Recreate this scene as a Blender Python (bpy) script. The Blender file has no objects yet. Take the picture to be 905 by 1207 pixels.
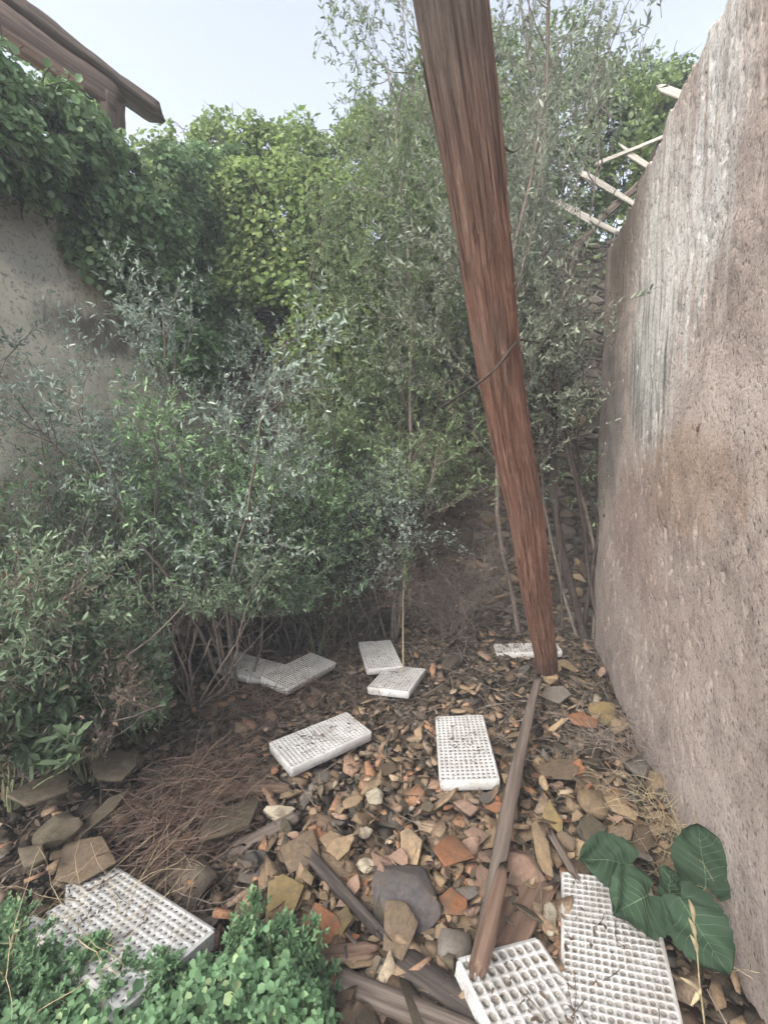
import bpy, math, random
import numpy as np
from mathutils import Vector, Matrix, Euler

R = math.radians
SC = bpy.context.scene
C = SC.collection

# ------------------------------------------------------------------ camera
CAM_H, PITCH, FPX, CX, CY = 1.5, R(4.6), 530.0, 452.5, 603.5
cam = bpy.data.cameras.new('camera')
cam.sensor_fit = 'VERTICAL'; cam.sensor_height = 36.0; cam.sensor_width = 27.0
cam.lens = FPX / 1207.0 * 36.0
cam.clip_start = 0.02; cam.clip_end = 500
camo = bpy.data.objects.new('camera', cam); C.objects.link(camo)
camo.location = (0, 0, CAM_H); camo.rotation_euler = (R(90) - PITCH, 0, 0)
SC.camera = camo

# ------------------------------------------------------------------ sky and sun
SUN_EL, SUN_AZ = R(42), R(216)        # azimuth measured from +Y clockwise
w = bpy.data.worlds.new('World'); SC.world = w; w.use_nodes = True
nt = w.node_tree; nt.nodes.clear()
sky = nt.nodes.new('ShaderNodeTexSky'); sky.sky_type = 'NISHITA'; sky.sun_disc = False
sky.sun_elevation = SUN_EL; sky.sun_rotation = SUN_AZ
sky.air_density = 1.0; sky.dust_density = 3.0; sky.ozone_density = 1.0
hs = nt.nodes.new('ShaderNodeHueSaturation'); hs.inputs['Saturation'].default_value = 0.42
bg = nt.nodes.new('ShaderNodeBackground'); bg.inputs['Strength'].default_value = 0.11
wo = nt.nodes.new('ShaderNodeOutputWorld')
nt.links.new(sky.outputs[0], hs.inputs['Color']); nt.links.new(hs.outputs[0], bg.inputs[0]); nt.links.new(bg.outputs[0], wo.inputs[0])
sl = bpy.data.lights.new('sun', 'SUN'); sl.energy = 0.95; sl.angle = R(35); sl.color = (1.0, 0.96, 0.9)
so = bpy.data.objects.new('sun', sl); C.objects.link(so)
sd = Vector((math.sin(SUN_AZ) * math.cos(SUN_EL), math.cos(SUN_AZ) * math.cos(SUN_EL), math.sin(SUN_EL)))
so.rotation_euler = sd.to_track_quat('Z', 'Y').to_euler(); so.location = sd * 30
SC.view_settings.view_transform = 'Standard'; SC.view_settings.look = 'None'
SC.view_settings.gamma = 1.0; SC.view_settings.exposure = 2.06
SC.view_settings.use_curve_mapping = False
SC.cycles.use_denoising = True
SC.cycles.max_bounces = 5; SC.cycles.diffuse_bounces = 3; SC.cycles.transmission_bounces = 3
SC.cycles.use_adaptive_sampling = True; SC.cycles.adaptive_threshold = 0.04

# ------------------------------------------------------------------ geometry helpers
def ray(x, y):
    a = (x - CX) / FPX; b = -(y - CY) / FPX
    c, s = math.cos(PITCH), math.sin(PITCH)
    return np.array([a, c + b * s, b * c - s])
def atZ(x, y, z=0.0):
    d = ray(x, y); t = (z - CAM_H) / d[2]; return np.array([0, 0, CAM_H]) + t * d
def atY(x, y, Y):
    d = ray(x, y); return np.array([0, 0, CAM_H]) + Y / d[1] * d
rng = np.random.default_rng(7)
random.seed(7)

def _h(ix, iy, iz, seed):
    n = (ix * 374761393 + iy * 668265263 + iz * 2147483647 + seed * 1274126177) & 0xFFFFFFFF
    n = ((n ^ (n >> 13)) * 1274126177) & 0xFFFFFFFF
    return ((n ^ (n >> 16)) & 0xFFFF) / 65535.0
def vnoise(P, f=1.0, seed=0):
    P = np.asarray(P, float) * f
    I = np.floor(P).astype(np.int64); u = P - I; u = u * u * (3 - 2 * u)
    r = 0
    for dx in (0, 1):
        for dy in (0, 1):
            for dz in (0, 1):
                wgt = (u[..., 0] if dx else 1 - u[..., 0]) * (u[..., 1] if dy else 1 - u[..., 1]) * (u[..., 2] if dz else 1 - u[..., 2])
                r = r + wgt * _h(I[..., 0] + dx, I[..., 1] + dy, I[..., 2] + dz, seed)
    return r * 2 - 1
def fbm(P, f=1.0, oct=4, seed=0):
    r = 0; a = 1.0; s = 0
    for o in range(oct):
        r = r + a * vnoise(P, f * 2 ** o, seed + o * 17); s += a; a *= 0.5
    return r / s
def nrm(v):
    return v / np.maximum(np.linalg.norm(v, axis=-1, keepdims=True), 1e-9)

def mesh_np(name, V, F, smooth=False, mat_idx=None):
    """F: (n,k) array or list of such arrays (quads / tris)"""
    V = np.asarray(V, np.float32).reshape(-1, 3)
    Fs = F if isinstance(F, list) else [F]
    Fs = [np.asarray(f, np.int32) for f in Fs if len(f)]
    me = bpy.data.meshes.new(name)
    me.vertices.add(len(V)); me.vertices.foreach_set('co', V.ravel())
    loops = np.concatenate([f.ravel() for f in Fs]); tot = np.concatenate([np.full(len(f), f.shape[1], np.int32) for f in Fs])
    st = np.concatenate([[0], np.cumsum(tot)[:-1]]).astype(np.int32)
    me.loops.add(len(loops)); me.loops.foreach_set('vertex_index', loops)
    me.polygons.add(len(tot)); me.polygons.foreach_set('loop_start', st); me.polygons.foreach_set('loop_total', tot)
    if smooth: me.polygons.foreach_set('use_smooth', np.ones(len(tot), bool))
    if mat_idx is not None: me.polygons.foreach_set('material_index', np.asarray(mat_idx, np.int32))
    me.update(calc_edges=True); me.validate()
    return me
def obj(name, me, mat=None, parent=None):
    o = bpy.data.objects.new(name, me); C.objects.link(o)
    if mat is not None:
        for m in (mat if isinstance(mat, (list, tuple)) else [mat]): me.materials.append(m)
    if parent is not None: o.parent = parent
    return o
def tag(o, label, cat, group=None, kind=None):
    if label: o['label'] = label
    if cat: o['category'] = cat
    if group: o['group'] = group
    if kind: o['kind'] = kind
    return o
def thing(name, label, cat, loc=(0, 0, 0), group=None):
    o = bpy.data.objects.new(name, None); C.objects.link(o); o.location = loc
    o.empty_display_size = 0.1
    return tag(o, label, cat, group)
def rel(V, loc):
    return np.asarray(V, float) - np.asarray(loc, float)

def tubes(Ls, Rs, k=5):
    """Ls (N,m,3) polylines, Rs (N,m) radii -> V, F"""
    N, m, _ = Ls.shape
    T = np.gradient(Ls, axis=1); T = nrm(T)
    ref = np.where(np.abs(T[..., 2:3]) < 0.9, np.array([0, 0, 1.0]), np.array([1.0, 0, 0]))
    A = nrm(np.cross(T, ref)); B = np.cross(T, A)
    th = np.arange(k) / k * 2 * np.pi
    V = Ls[:, :, None, :] + Rs[:, :, None, None] * (np.cos(th)[None, None, :, None] * A[:, :, None, :] + np.sin(th)[None, None, :, None] * B[:, :, None, :])
    n, j, i = np.meshgrid(np.arange(N), np.arange(m - 1), np.arange(k), indexing='ij')
    b = n * m * k; i2 = (i + 1) % k
    F = np.stack([b + j * k + i, b + j * k + i2, b + (j + 1) * k + i2, b + (j + 1) * k + i], -1).reshape(-1, 4)
    return V.reshape(-1, 3), F
def merge(parts):
    Vs, F4, F3, o = [], [], [], 0
    for V, F in parts:
        V = np.asarray(V).reshape(-1, 3)
        for f in (F if isinstance(F, list) else [F]):
            f = np.asarray(f)
            if len(f) == 0: continue
            (F4 if f.shape[1] == 4 else F3).append(f + o)
        Vs.append(V); o += len(V)
    out = []
    if F4: out.append(np.concatenate(F4))
    if F3: out.append(np.concatenate(F3))
    return np.concatenate(Vs), out

def leaves(P, D, Nn, L, W, fold=0.25, droop=0.15, shape='leaf'):
    """leaf cards with a folded midrib; 6 verts, 2 quads each"""
    n = len(P); L = np.broadcast_to(L, (n,))[:, None]; W = np.broadcast_to(W, (n,))[:, None]
    D = nrm(D); S = nrm(np.cross(D, Nn)); U = np.cross(S, D)
    b = P; t = P + D * L - U * L * droop
    if shape == 'leaf':
        a1, a2, w1, w2 = 0.28, 0.66, 0.9, 0.8
    elif shape == 'round':
        a1, a2, w1, w2 = 0.22, 0.72, 1.0, 1.0
    else:
        a1, a2, w1, w2 = 0.3, 0.7, 0.8, 1.0
    def side(s, a, w_): return P + D * L * a + s * S * W * 0.5 * w_ + U * W * fold * w_ - U * L * droop * a * a
    V = np.stack([b, side(1, a1, w1), side(1, a2, w2), t, side(-1, a2, w2), side(-1, a1, w1)], 1)
    o = np.arange(n)[:, None] * 6
    F = np.concatenate([o + np.array([[0, 1, 2, 3]]), o + np.array([[0, 3, 4, 5]])])
    return V.reshape(-1, 3), F

def walk(P0, D0, L, m, wob, g=0.0, rg=rng):
    n = len(P0); D = nrm(np.asarray(D0, float)); p = np.asarray(P0, float).copy(); out = [p.copy()]
    L = np.broadcast_to(L, (n,))[:, None]
    for i in range(m):
        D = nrm(D + rg.normal(0, wob, (n, 3)) + np.array([0, 0, g]))
        p = p + D * L / m; out.append(p.copy())
    return np.stack(out, 1)
def sprout(Ls, per, lo, hi, ang, up=0.0, rg=rng):
    N, m, _ = Ls.shape
    idx = np.repeat(np.arange(N), per); t = rg.uniform(lo, hi, len(idx)) * (m - 1)
    i = np.minimum(t.astype(int), m - 2); f = (t - i)[:, None]
    P = Ls[idx, i] * (1 - f) + Ls[idx, i + 1] * f
    T = nrm(Ls[idx, i + 1] - Ls[idx, i])
    q = rg.normal(0, 1, (len(idx), 3)); q = nrm(q - (q * T).sum(1, keepdims=True) * T)
    a = rg.uniform(ang * 0.6, ang * 1.3, len(idx))[:, None]
    return P, nrm(T * np.cos(a) + q * np.sin(a) + np.array([0, 0, up])), t / (m - 1), idx

# ------------------------------------------------------------------ material helpers
def mat(name):
    m = bpy.data.materials.new(name); m.use_nodes = True
    t = m.node_tree; t.nodes.clear()
    out = t.nodes.new('ShaderNodeOutputMaterial'); p = t.nodes.new('ShaderNodeBsdfPrincipled')
    t.links.new(p.outputs[0], out.inputs[0]); p.inputs['Roughness'].default_value = 0.9
    p.inputs['Specular IOR Level'].default_value = 0.25
    return m, t, p, out
class NT:
    def __init__(s, t): s.t = t
    def n(s, typ, **kw):
        x = s.t.nodes.new(typ)
        for k, v in kw.items(): setattr(x, k, v)
        return x
    def l(s, a, b): s.t.links.new(a, b)
    def coord(s, kind='Object'): return s.n('ShaderNodeTexCoord').outputs[kind]
    def mapp(s, vec, sc=(1, 1, 1), rot=(0, 0, 0), loc=(0, 0, 0)):
        m = s.n('ShaderNodeMapping'); m.inputs['Scale'].default_value = sc; m.inputs['Rotation'].default_value = rot; m.inputs['Location'].default_value = loc
        s.l(vec, m.inputs[0]); return m.outputs[0]
    def noise(s, vec, scale, detail=6, rough=0.6, dist=0.0):
        m = s.n('ShaderNodeTexNoise'); m.inputs['Scale'].default_value = scale; m.inputs['Detail'].default_value = detail
        m.inputs['Roughness'].default_value = rough; m.inputs['Distortion'].default_value = dist
        if vec is not None: s.l(vec, m.inputs['Vector'])
        return m.outputs['Fac']
    def voro(s, vec, scale, feat='F1', rnd=1.0):
        m = s.n('ShaderNodeTexVoronoi', feature=feat); m.inputs['Scale'].default_value = scale; m.inputs['Randomness'].default_value = rnd
        s.l(vec, m.inputs['Vector']); return m
    def ramp(s, fac, stops, interp='LINEAR'):
        r = s.n('ShaderNodeValToRGB'); r.color_ramp.interpolation = interp
        e = r.color_ramp.elements
        while len(e) < len(stops): e.new(0.5)
        for q, (p, c) in zip(e, stops):
            q.position = p; q.color = (c, c, c, 1) if isinstance(c, (int, float)) else (*c, 1)
        s.l(fac, r.inputs[0]); return r.outputs[0]
    def mix(s, fac, a, b, mode='MIX'):
        m = s.n('ShaderNodeMix', data_type='RGBA', blend_type=mode); m.clamp_factor = True
        for sock, v in ((m.inputs[0], fac), (m.inputs[6], a), (m.inputs[7], b)):
            if isinstance(v, (int, float)): sock.default_value = v
            elif isinstance(v, tuple): sock.default_value = (*v, 1)
            else: s.l(v, sock)
        return m.outputs[2]
    def math(s, op, a, b=0.0, clamp=False):
        m = s.n('ShaderNodeMath', operation=op); m.use_clamp = clamp
        for sock, v in ((m.inputs[0], a), (m.inputs[1], b)):
            if isinstance(v, (int, float)): sock.default_value = v
            else: s.l(v, sock)
        return m.outputs[0]
    def bump(s, h, strength, dist, p, prev=None):
        b = s.n('ShaderNodeBump'); b.inputs['Strength'].default_value = strength; b.inputs['Distance'].default_value = dist
        s.l(h, b.inputs['Height'])
        if prev is not None: s.l(prev, b.inputs['Normal'])
        if p is not None: s.l(b.outputs[0], p.inputs['Normal'])
        return b.outputs[0]
    def blob(s, vec, cen, rad, amount=1.0, wob=None):
        """soft patch round a point, its edge broken up by a noise"""
        d = s.n('ShaderNodeVectorMath', operation='DISTANCE'); m = s.n('ShaderNodeVectorMath', operation='DIVIDE')
        m.inputs[1].default_value = rad; s.l(vec, m.inputs[0]); s.l(m.outputs[0], d.inputs[0])
        d.inputs[1].default_value = tuple(c / r for c, r in zip(cen, rad))
        v = d.outputs['Value']
        if wob is not None: v = s.math('ADD', v, s.math('MULTIPLY', s.math('SUBTRACT', wob, 0.5), 1.8))
        return s.math('MULTIPLY', s.ramp(v, [(0.35, 1.0), (1.0, 0.0)], 'EASE'), amount)

def leaf_mat(name, c1, c2, c3=None, trans=0.35, rough=0.6, spec=0.2, clump=2.0):
    m, t, p, out = mat(name); N = NT(t)
    rnd = N.n('ShaderNodeNewGeometry').outputs['Random Per Island']
    stops = [(0.0, c1), (0.65, c2)] + ([(0.93, c2), (1.0, c3)] if c3 else [])
    col = N.ramp(rnd, stops)
    big = N.noise(N.coord(), clump, 2, 0.5)
    hsv = N.n('ShaderNodeHueSaturation'); N.l(col, hsv.inputs['Color']); hsv.inputs['Saturation'].default_value = 1.0
    N.l(N.ramp(big, [(0.3, 0.75), (0.7, 1.3)]), hsv.inputs['Value'])
    N.l(hsv.outputs[0], p.inputs['Base Color']); p.inputs['Roughness'].default_value = rough; p.inputs['Specular IOR Level'].default_value = spec
    tr = N.n('ShaderNodeBsdfTranslucent'); N.l(hsv.outputs[0], tr.inputs[0])
    mx = N.n('ShaderNodeMixShader'); mx.inputs[0].default_value = trans
    N.l(p.outputs[0], mx.inputs[1]); N.l(tr.outputs[0], mx.inputs[2]); N.l(mx.outputs[0], out.inputs[0])
    return m
def twig_mat(name, c1, c2):
    m, t, p, out = mat(name); N = NT(t)
    rnd = N.n('ShaderNodeNewGeometry').outputs['Random Per Island']
    col = N.mix(rnd, c1, c2); n = N.noise(N.coord(), 25, 3)
    N.l(N.mix(1.0, col, N.ramp(n, [(0.3, 0.6), (0.7, 1.2)]), 'MULTIPLY'), p.inputs['Base Color'])
    return m

M = {}
M['ivy_dark'] = leaf_mat('ivy leaf', (0.102, 0.176, 0.075), (0.186, 0.289, 0.127), (0.412, 0.537, 0.237), 0.35, 0.4, 0.5)
M['ivy_light'] = leaf_mat('creeper leaf', (0.136, 0.210, 0.071), (0.229, 0.311, 0.105), (0.396, 0.434, 0.166), 0.42)
M['olive'] = leaf_mat('olive leaf', (0.187, 0.218, 0.153), (0.289, 0.328, 0.245), (0.491, 0.524, 0.445), 0.35)
M['olive_green'] = leaf_mat('olive green leaf', (0.133, 0.186, 0.088), (0.217, 0.292, 0.142), (0.362, 0.439, 0.249), 0.38)
M['shrub'] = leaf_mat('shrub leaf', (0.138, 0.229, 0.121), (0.252, 0.384, 0.196), (0.504, 0.684, 0.393), 0.3)
M['shrub_dark'] = leaf_mat('dull shrub leaf', (0.091, 0.136, 0.083), (0.188, 0.256, 0.156), (0.408, 0.495, 0.328), 0.3)
M['shrub_grey'] = leaf_mat('grey shrub leaf', (0.175, 0.228, 0.184), (0.309, 0.380, 0.312), (0.579, 0.658, 0.551), 0.3)
M['spurge'] = leaf_mat('spurge leaf', (0.052, 0.082, 0.049), (0.105, 0.148, 0.082), (0.193, 0.230, 0.140), 0.35)
M['dry_leaf'] = leaf_mat('dry leaf', (0.12, 0.085, 0.06), (0.2, 0.15, 0.11), (0.3, 0.25, 0.19), 0.2)
M['litter'] = leaf_mat('fallen leaf', (0.043, 0.031, 0.021), (0.116, 0.083, 0.058), (0.217, 0.173, 0.123), 0.1, 0.7, 0.2, 1.2)
M['vein'] = twig_mat('leaf vein', (0.088, 0.138, 0.078), (0.112, 0.168, 0.096))
M['cover'] = leaf_mat('ground cover leaf', (0.083, 0.161, 0.080), (0.165, 0.280, 0.141), (0.357, 0.447, 0.229), 0.38, 0.55, 0.25, 5)
M['big_leaf'] = leaf_mat('broad leaf', (0.029, 0.054, 0.031), (0.038, 0.066, 0.039), None, 0.3, 0.7, 0.15, 9)
M['twig'] = twig_mat('twig bark', (0.130, 0.104, 0.085), (0.260, 0.215, 0.182))
M['twig_dark'] = twig_mat('dark twig', (0.045, 0.036, 0.03), (0.09, 0.07, 0.06))
M['twig_red'] = twig_mat('dry red twig', (0.088, 0.053, 0.040), (0.192, 0.136, 0.104))
M['straw'] = twig_mat('straw', (0.28, 0.22, 0.13), (0.42, 0.35, 0.22))
M['stem_green'] = twig_mat('green stem', (0.14, 0.16, 0.08), (0.22, 0.23, 0.13))

def simple(name, stops, scale=6, bump=0.4, bscale=30, rough=0.9, obj_rnd=0.35, dist=0.004, dirt=0.92):
    m, t, p, out = mat(name); N = NT(t); v = N.coord()
    r = N.n('ShaderNodeObjectInfo').outputs['Random']
    off = N.n('ShaderNodeVectorMath', operation='ADD'); N.l(v, off.inputs[0])
    cx = N.n('ShaderNodeCombineXYZ'); N.l(N.math('MULTIPLY', r, 37.0), cx.inputs[0]); N.l(N.math('MULTIPLY', r, 91.0), cx.inputs[1]); N.l(cx.outputs[0], off.inputs[1])
    v = off.outputs[0]
    col = N.ramp(N.noise(v, scale, 6, 0.65, 0.6), stops)
    fine = N.noise(v, bscale * 3, 4, 0.7)
    col = N.mix(1.0, col, N.ramp(fine, [(0.3, 0.48), (0.7, 1.3)]), 'MULTIPLY')
    w_ = N.n('ShaderNodeNewGeometry').outputs['Position']
    col = N.mix(N.ramp(N.noise(w_, 16, 6, 0.7, 0.8), [(0.45, 0.0), (0.68, dirt)]), col, (0.115, 0.088, 0.064))
    hsv = N.n('ShaderNodeHueSaturation'); N.l(col, hsv.inputs['Color'])
    N.l(N.math('ADD', N.math('MULTIPLY', r, obj_rnd * 2), 1 - obj_rnd), hsv.inputs['Value'])
    N.l(hsv.outputs[0], p.inputs['Base Color']); p.inputs['Roughness'].default_value = rough
    b = N.bump(N.noise(v, bscale, 8, 0.7), bump, dist * 2, p)
    return m
M['tan'] = simple('tan clay', [(0.25, (0.152, 0.104, 0.063)), (0.5, (0.270, 0.192, 0.114)), (0.8, (0.359, 0.276, 0.177))])
M['orange'] = simple('terracotta', [(0.25, (0.145, 0.069, 0.038)), (0.5, (0.261, 0.115, 0.056)), (0.8, (0.328, 0.165, 0.088))], obj_rnd=0.2)
M['brown'] = simple('earthy tile', [(0.25, (0.058, 0.041, 0.027)), (0.5, (0.117, 0.084, 0.054)), (0.8, (0.191, 0.140, 0.092))])
M['pink'] = simple('pink clay', [(0.25, (0.180, 0.103, 0.074)), (0.5, (0.258, 0.166, 0.121)), (0.8, (0.317, 0.229, 0.177))], obj_rnd=0.2)
M['pale'] = simple('pale limestone', [(0.25, (0.233, 0.193, 0.137)), (0.5, (0.353, 0.312, 0.232)), (0.8, (0.415, 0.386, 0.313))], obj_rnd=0.15)
M['grey'] = simple('grey stone', [(0.25, (0.071, 0.061, 0.052)), (0.5, (0.125, 0.111, 0.097)), (0.8, (0.185, 0.164, 0.147))])
M['dark'] = simple('dark stone', [(0.25, (0.05, 0.045, 0.045)), (0.5, (0.085, 0.077, 0.078)), (0.8, (0.14, 0.125, 0.12))], obj_rnd=0.1)
M['mossy'] = simple('mossy tile', [(0.25, (0.046, 0.037, 0.025)), (0.5, (0.084, 0.070, 0.046)), (0.8, (0.153, 0.127, 0.089))])
M['yellow'] = simple('ochre slab', [(0.25, (0.129, 0.091, 0.039)), (0.5, (0.232, 0.168, 0.072)), (0.8, (0.270, 0.216, 0.113))], obj_rnd=0.1)

def wood(name, c1, c2, c3, sc=(60, 60, 2.2), bump=0.8, dist=0.006):
    m, t, p, out = mat(name); N = NT(t); v = N.coord()
    r = N.n('ShaderNodeObjectInfo').outputs['Random']
    st = N.mapp(v, sc); a = N.noise(st, 1.0, 6, 0.7, 0.4)
    st2 = N.mapp(v, (sc[0] * 0.2, sc[1] * 0.2, sc[2] * 0.35)); b = N.noise(st2, 1.0, 4, 0.6)
    col = N.ramp(a, [(0.28, c1), (0.5, c2), (0.72, c3)])
    col = N.mix(1.0, col, N.ramp(b, [(0.3, 0.6), (0.7, 1.25)]), 'MULTIPLY')
    N.l(col, p.inputs['Base Color']); N.bump(a, bump, dist, p)
    return m
M['wood_grey'] = wood('weathered wood', (0.061, 0.046, 0.039), (0.145, 0.113, 0.092), (0.235, 0.196, 0.167))
M['wood_char'] = wood('charred wood', (0.022, 0.018, 0.016), (0.06, 0.048, 0.042), (0.12, 0.1, 0.085))
M['wood_brown'] = wood('brown wood', (0.07, 0.045, 0.033), (0.16, 0.1, 0.072), (0.25, 0.17, 0.125))
M['batten'] = wood('pale batten', (0.33, 0.29, 0.24), (0.5, 0.46, 0.4), (0.6, 0.56, 0.5))
M['rafter'] = wood('rafter wood', (0.06, 0.045, 0.038), (0.14, 0.1, 0.08), (0.22, 0.16, 0.13))

def bark_mat():
    m, t, p, out = mat('fibrous bark'); N = NT(t); v = N.coord()
    fib = N.noise(N.mapp(v, (58, 58, 4.5)), 1.0, 9, 0.78, 0.9)
    fib2 = N.noise(N.mapp(v, (130, 130, 4.0)), 1.0, 5, 0.7)
    patch = N.noise(N.mapp(v, (5, 5, 1.3)), 1.0, 4, 0.55)
    red = N.ramp(fib, [(0.25, (0.132, 0.062, 0.043)), (0.4, (0.294, 0.145, 0.102)), (0.55, (0.457, 0.248, 0.178)), (0.72, (0.677, 0.455, 0.351))])
    gry = N.ramp(fib, [(0.25, (0.098, 0.073, 0.061)), (0.5, (0.241, 0.190, 0.160)), (0.78, (0.402, 0.336, 0.286))])
    col = N.mix(N.ramp(patch, [(0.52, 0.0), (0.72, 0.8)]), red, gry)
    # greyer outer skin high up on the post
    z = N.n('ShaderNodeSeparateXYZ'); N.l(v, z.inputs[0])
    hi = N.math('ADD', N.math('MULTIPLY', N.math('SUBTRACT', z.outputs[2], 2.75), 1.1), N.math('SUBTRACT', patch, 0.5), True)
    col = N.mix(hi, col, gry)
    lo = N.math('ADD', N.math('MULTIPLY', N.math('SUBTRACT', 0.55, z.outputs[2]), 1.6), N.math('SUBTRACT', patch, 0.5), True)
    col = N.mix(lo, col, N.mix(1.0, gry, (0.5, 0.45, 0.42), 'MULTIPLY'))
    col = N.mix(1.0, col, N.ramp(fib2, [(0.3, 0.55), (0.65, 1.2)]), 'MULTIPLY')
    crk = N.ramp(N.noise(N.mapp(v, (130, 130, 2.2)), 1.0, 6, 0.7, 0.8), [(0.34, 1.0), (0.41, 0.0)])
    col = N.mix(N.math('MULTIPLY', crk, 0.8), col, (0.028, 0.018, 0.014))
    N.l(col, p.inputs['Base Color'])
    b1 = N.bump(fib, 1.0, 0.025, None); b2 = N.bump(crk, 0.9, -0.012, None, b1); N.bump(fib2, 0.9, 0.007, p, b2)
    return m
M['bark'] = bark_mat()

def tray_mat():
    m, t, p, out = mat('dirty polystyrene'); N = NT(t); v = N.coord()
    r = N.n('ShaderNodeObjectInfo').outputs['Random']
    off = N.n('ShaderNodeVectorMath', operation='ADD'); N.l(v, off.inputs[0])
    cx = N.n('ShaderNodeCombineXYZ'); N.l(N.math('MULTIPLY', r, 57.0), cx.inputs[0]); N.l(cx.outputs[0], off.inputs[1])
    v = off.outputs[0]
    big = N.noise(v, 7, 5, 0.6); fine = N.noise(v, 90, 5, 0.7)
    col = N.ramp(big, [(0.3, (0.38, 0.37, 0.355)), (0.62, (0.56, 0.56, 0.55))])
    specks = N.ramp(N.noise(v, 60, 4, 0.75, 1.4), [(0.55, 0.0), (0.63, 1.0)])
    area = N.ramp(N.noise(v, 7, 4, 0.6, 0.6), [(0.4, 0.1), (0.58, 1.0)])
    mud = N.ramp(N.noise(v, 5, 6, 0.7, 0.8), [(0.5, 0.0), (0.72, 0.6)])
    col = N.mix(mud, col, (0.25, 0.215, 0.175))
    col = N.mix(N.math('MULTIPLY', N.math('MULTIPLY', specks, area), 0.85), col, (0.1, 0.085, 0.07))
    col = N.mix(N.ramp(fine, [(0.35, 0.22), (0.6, 0.0)]), col, (0.35, 0.33, 0.3))
    N.l(col, p.inputs['Base Color']); p.inputs['Roughness'].default_value = 0.75
    N.bump(N.voro(v, 260).outputs['Distance'], 0.25, 0.0015, p)
    return m
M['tray'] = tray_mat()
M['tray_soil_shade'] = simple('tray cell dirt and shade', [(0.3, (0.2, 0.19, 0.17)), (0.7, (0.33, 0.32, 0.3))], 20)  # grey dirt, darkened so the cells read as hollows
M['tray_hole'] = simple('tray hole shade', [(0.3, (0.05, 0.045, 0.04)), (0.7, (0.12, 0.11, 0.1))], 20)  # shade inside the small holes, put in as dark colour

def ground_mat():
    m, t, p, out = mat('rubble earth'); N = NT(t); v = N.coord()
    a = N.noise(v, 1.4, 6, 0.65); b = N.noise(v, 12, 8, 0.7, 0.5); c = N.voro(v, 26)
    col = N.ramp(b, [(0.25, (0.03, 0.023, 0.017)), (0.5, (0.085, 0.065, 0.047)), (0.75, (0.17, 0.135, 0.1))])
    col = N.mix(N.ramp(a, [(0.4, 0.0), (0.65, 0.7)]), col, N.mix(1.0, col, (0.75, 0.75, 0.6), 'MULTIPLY'))
    gs = N.n('ShaderNodeSeparateColor'); N.l(c.outputs['Color'], gs.inputs[0])
    col = N.mix(1.0, col, N.ramp(gs.outputs[0], [(0.0, 0.6), (1.0, 1.4)]), 'MULTIPLY')
    N.l(col, p.inputs['Base Color'])
    b1 = N.bump(b, 0.8, 0.03, None); N.bump(c.outputs['Distance'], 0.7, 0.012, p, b1)
    return m
M['ground'] = ground_mat()

# ------------------------------------------------------------------ setting: ground, hillside
def floor_z(x, y):
    P = np.stack([np.asarray(x, float), np.asarray(y, float), np.zeros_like(np.asarray(x, float))], -1)
    near = np.exp(-((np.asarray(x) - 0.0) ** 2 + (np.asarray(y) - 2.5) ** 2) / 60.0)
    return (fbm(P, 1.1, 3, 3) * 0.05 + fbm(P, 6.0, 3, 9) * 0.018) * near + np.clip((-np.asarray(x) - 1.1) * 0.16, 0, 0.22) * near
def make_ground():
    def axis(c, half, fine, n):
        a = np.linspace(-half, half, n)
        far = np.array([1.5, 3, 6, 12, 16])
        return np.concatenate([c - half - far[::-1], c + a, c + half + far])
    X = axis(0, 3.2, 0, 150); Y = axis(2.6, 2.8, 0, 140)
    gx, gy = np.meshgrid(X, Y, indexing='xy'); gz = floor_z(gx, gy)
    nx, ny = len(X), len(Y)
    V = np.stack([gx, gy, gz], -1).reshape(-1, 3)
    i, j = np.meshgrid(np.arange(nx - 1), np.arange(ny - 1)); a = (j * nx + i).ravel()
    o = obj('ground', mesh_np('ground', V, np.stack([a, a + 1, a + nx + 1, a + nx], -1), True), M['ground'])
    o['kind'] = 'structure'; o['label'] = 'brown earth floor of the ruin under rubble and leaf litter'
make_ground()

def make_hill():
    nx, ny = 90, 60
    X = np.linspace(-14, 16, nx); Y = np.linspace(4.95, 24, ny)
    gx, gy = np.meshgrid(X, Y)
    P = np.stack([gx, gy, gx * 0], -1)
    z = 3.3 + np.clip((gy - 5.0) * 0.55, 0, 3.2) + fbm(P, 0.5, 4, 21) * 0.5 - 0.10 * np.clip(gx, -4, 8) * 0.3
    z = np.where(gy < 5.0, -0.2, z)
    V = np.stack([gx, gy, z], -1).reshape(-1, 3)
    i, j = np.meshgrid(np.arange(nx - 1), np.arange(ny - 1)); a = (j * nx + i).ravel()
    m, t, p, out = mat('overgrown hill'); N = NT(t)
    N.l(N.ramp(N.noise(N.coord(), 3, 8, 0.7), [(0.3, (0.02, 0.03, 0.012)), (0.7, (0.07, 0.1, 0.04))]), p.inputs['Base Color'])
    N.bump(N.noise(N.coord(), 6, 8, 0.7), 1.0, 0.3, p)
    o = obj('hillside', mesh_np('hillside', V, np.stack([a, a + 1, a + nx + 1, a + nx], -1), True), m)
    o['kind'] = 'structure'; o['label'] = 'overgrown green slope rising behind the ruin'
make_hill()

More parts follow.
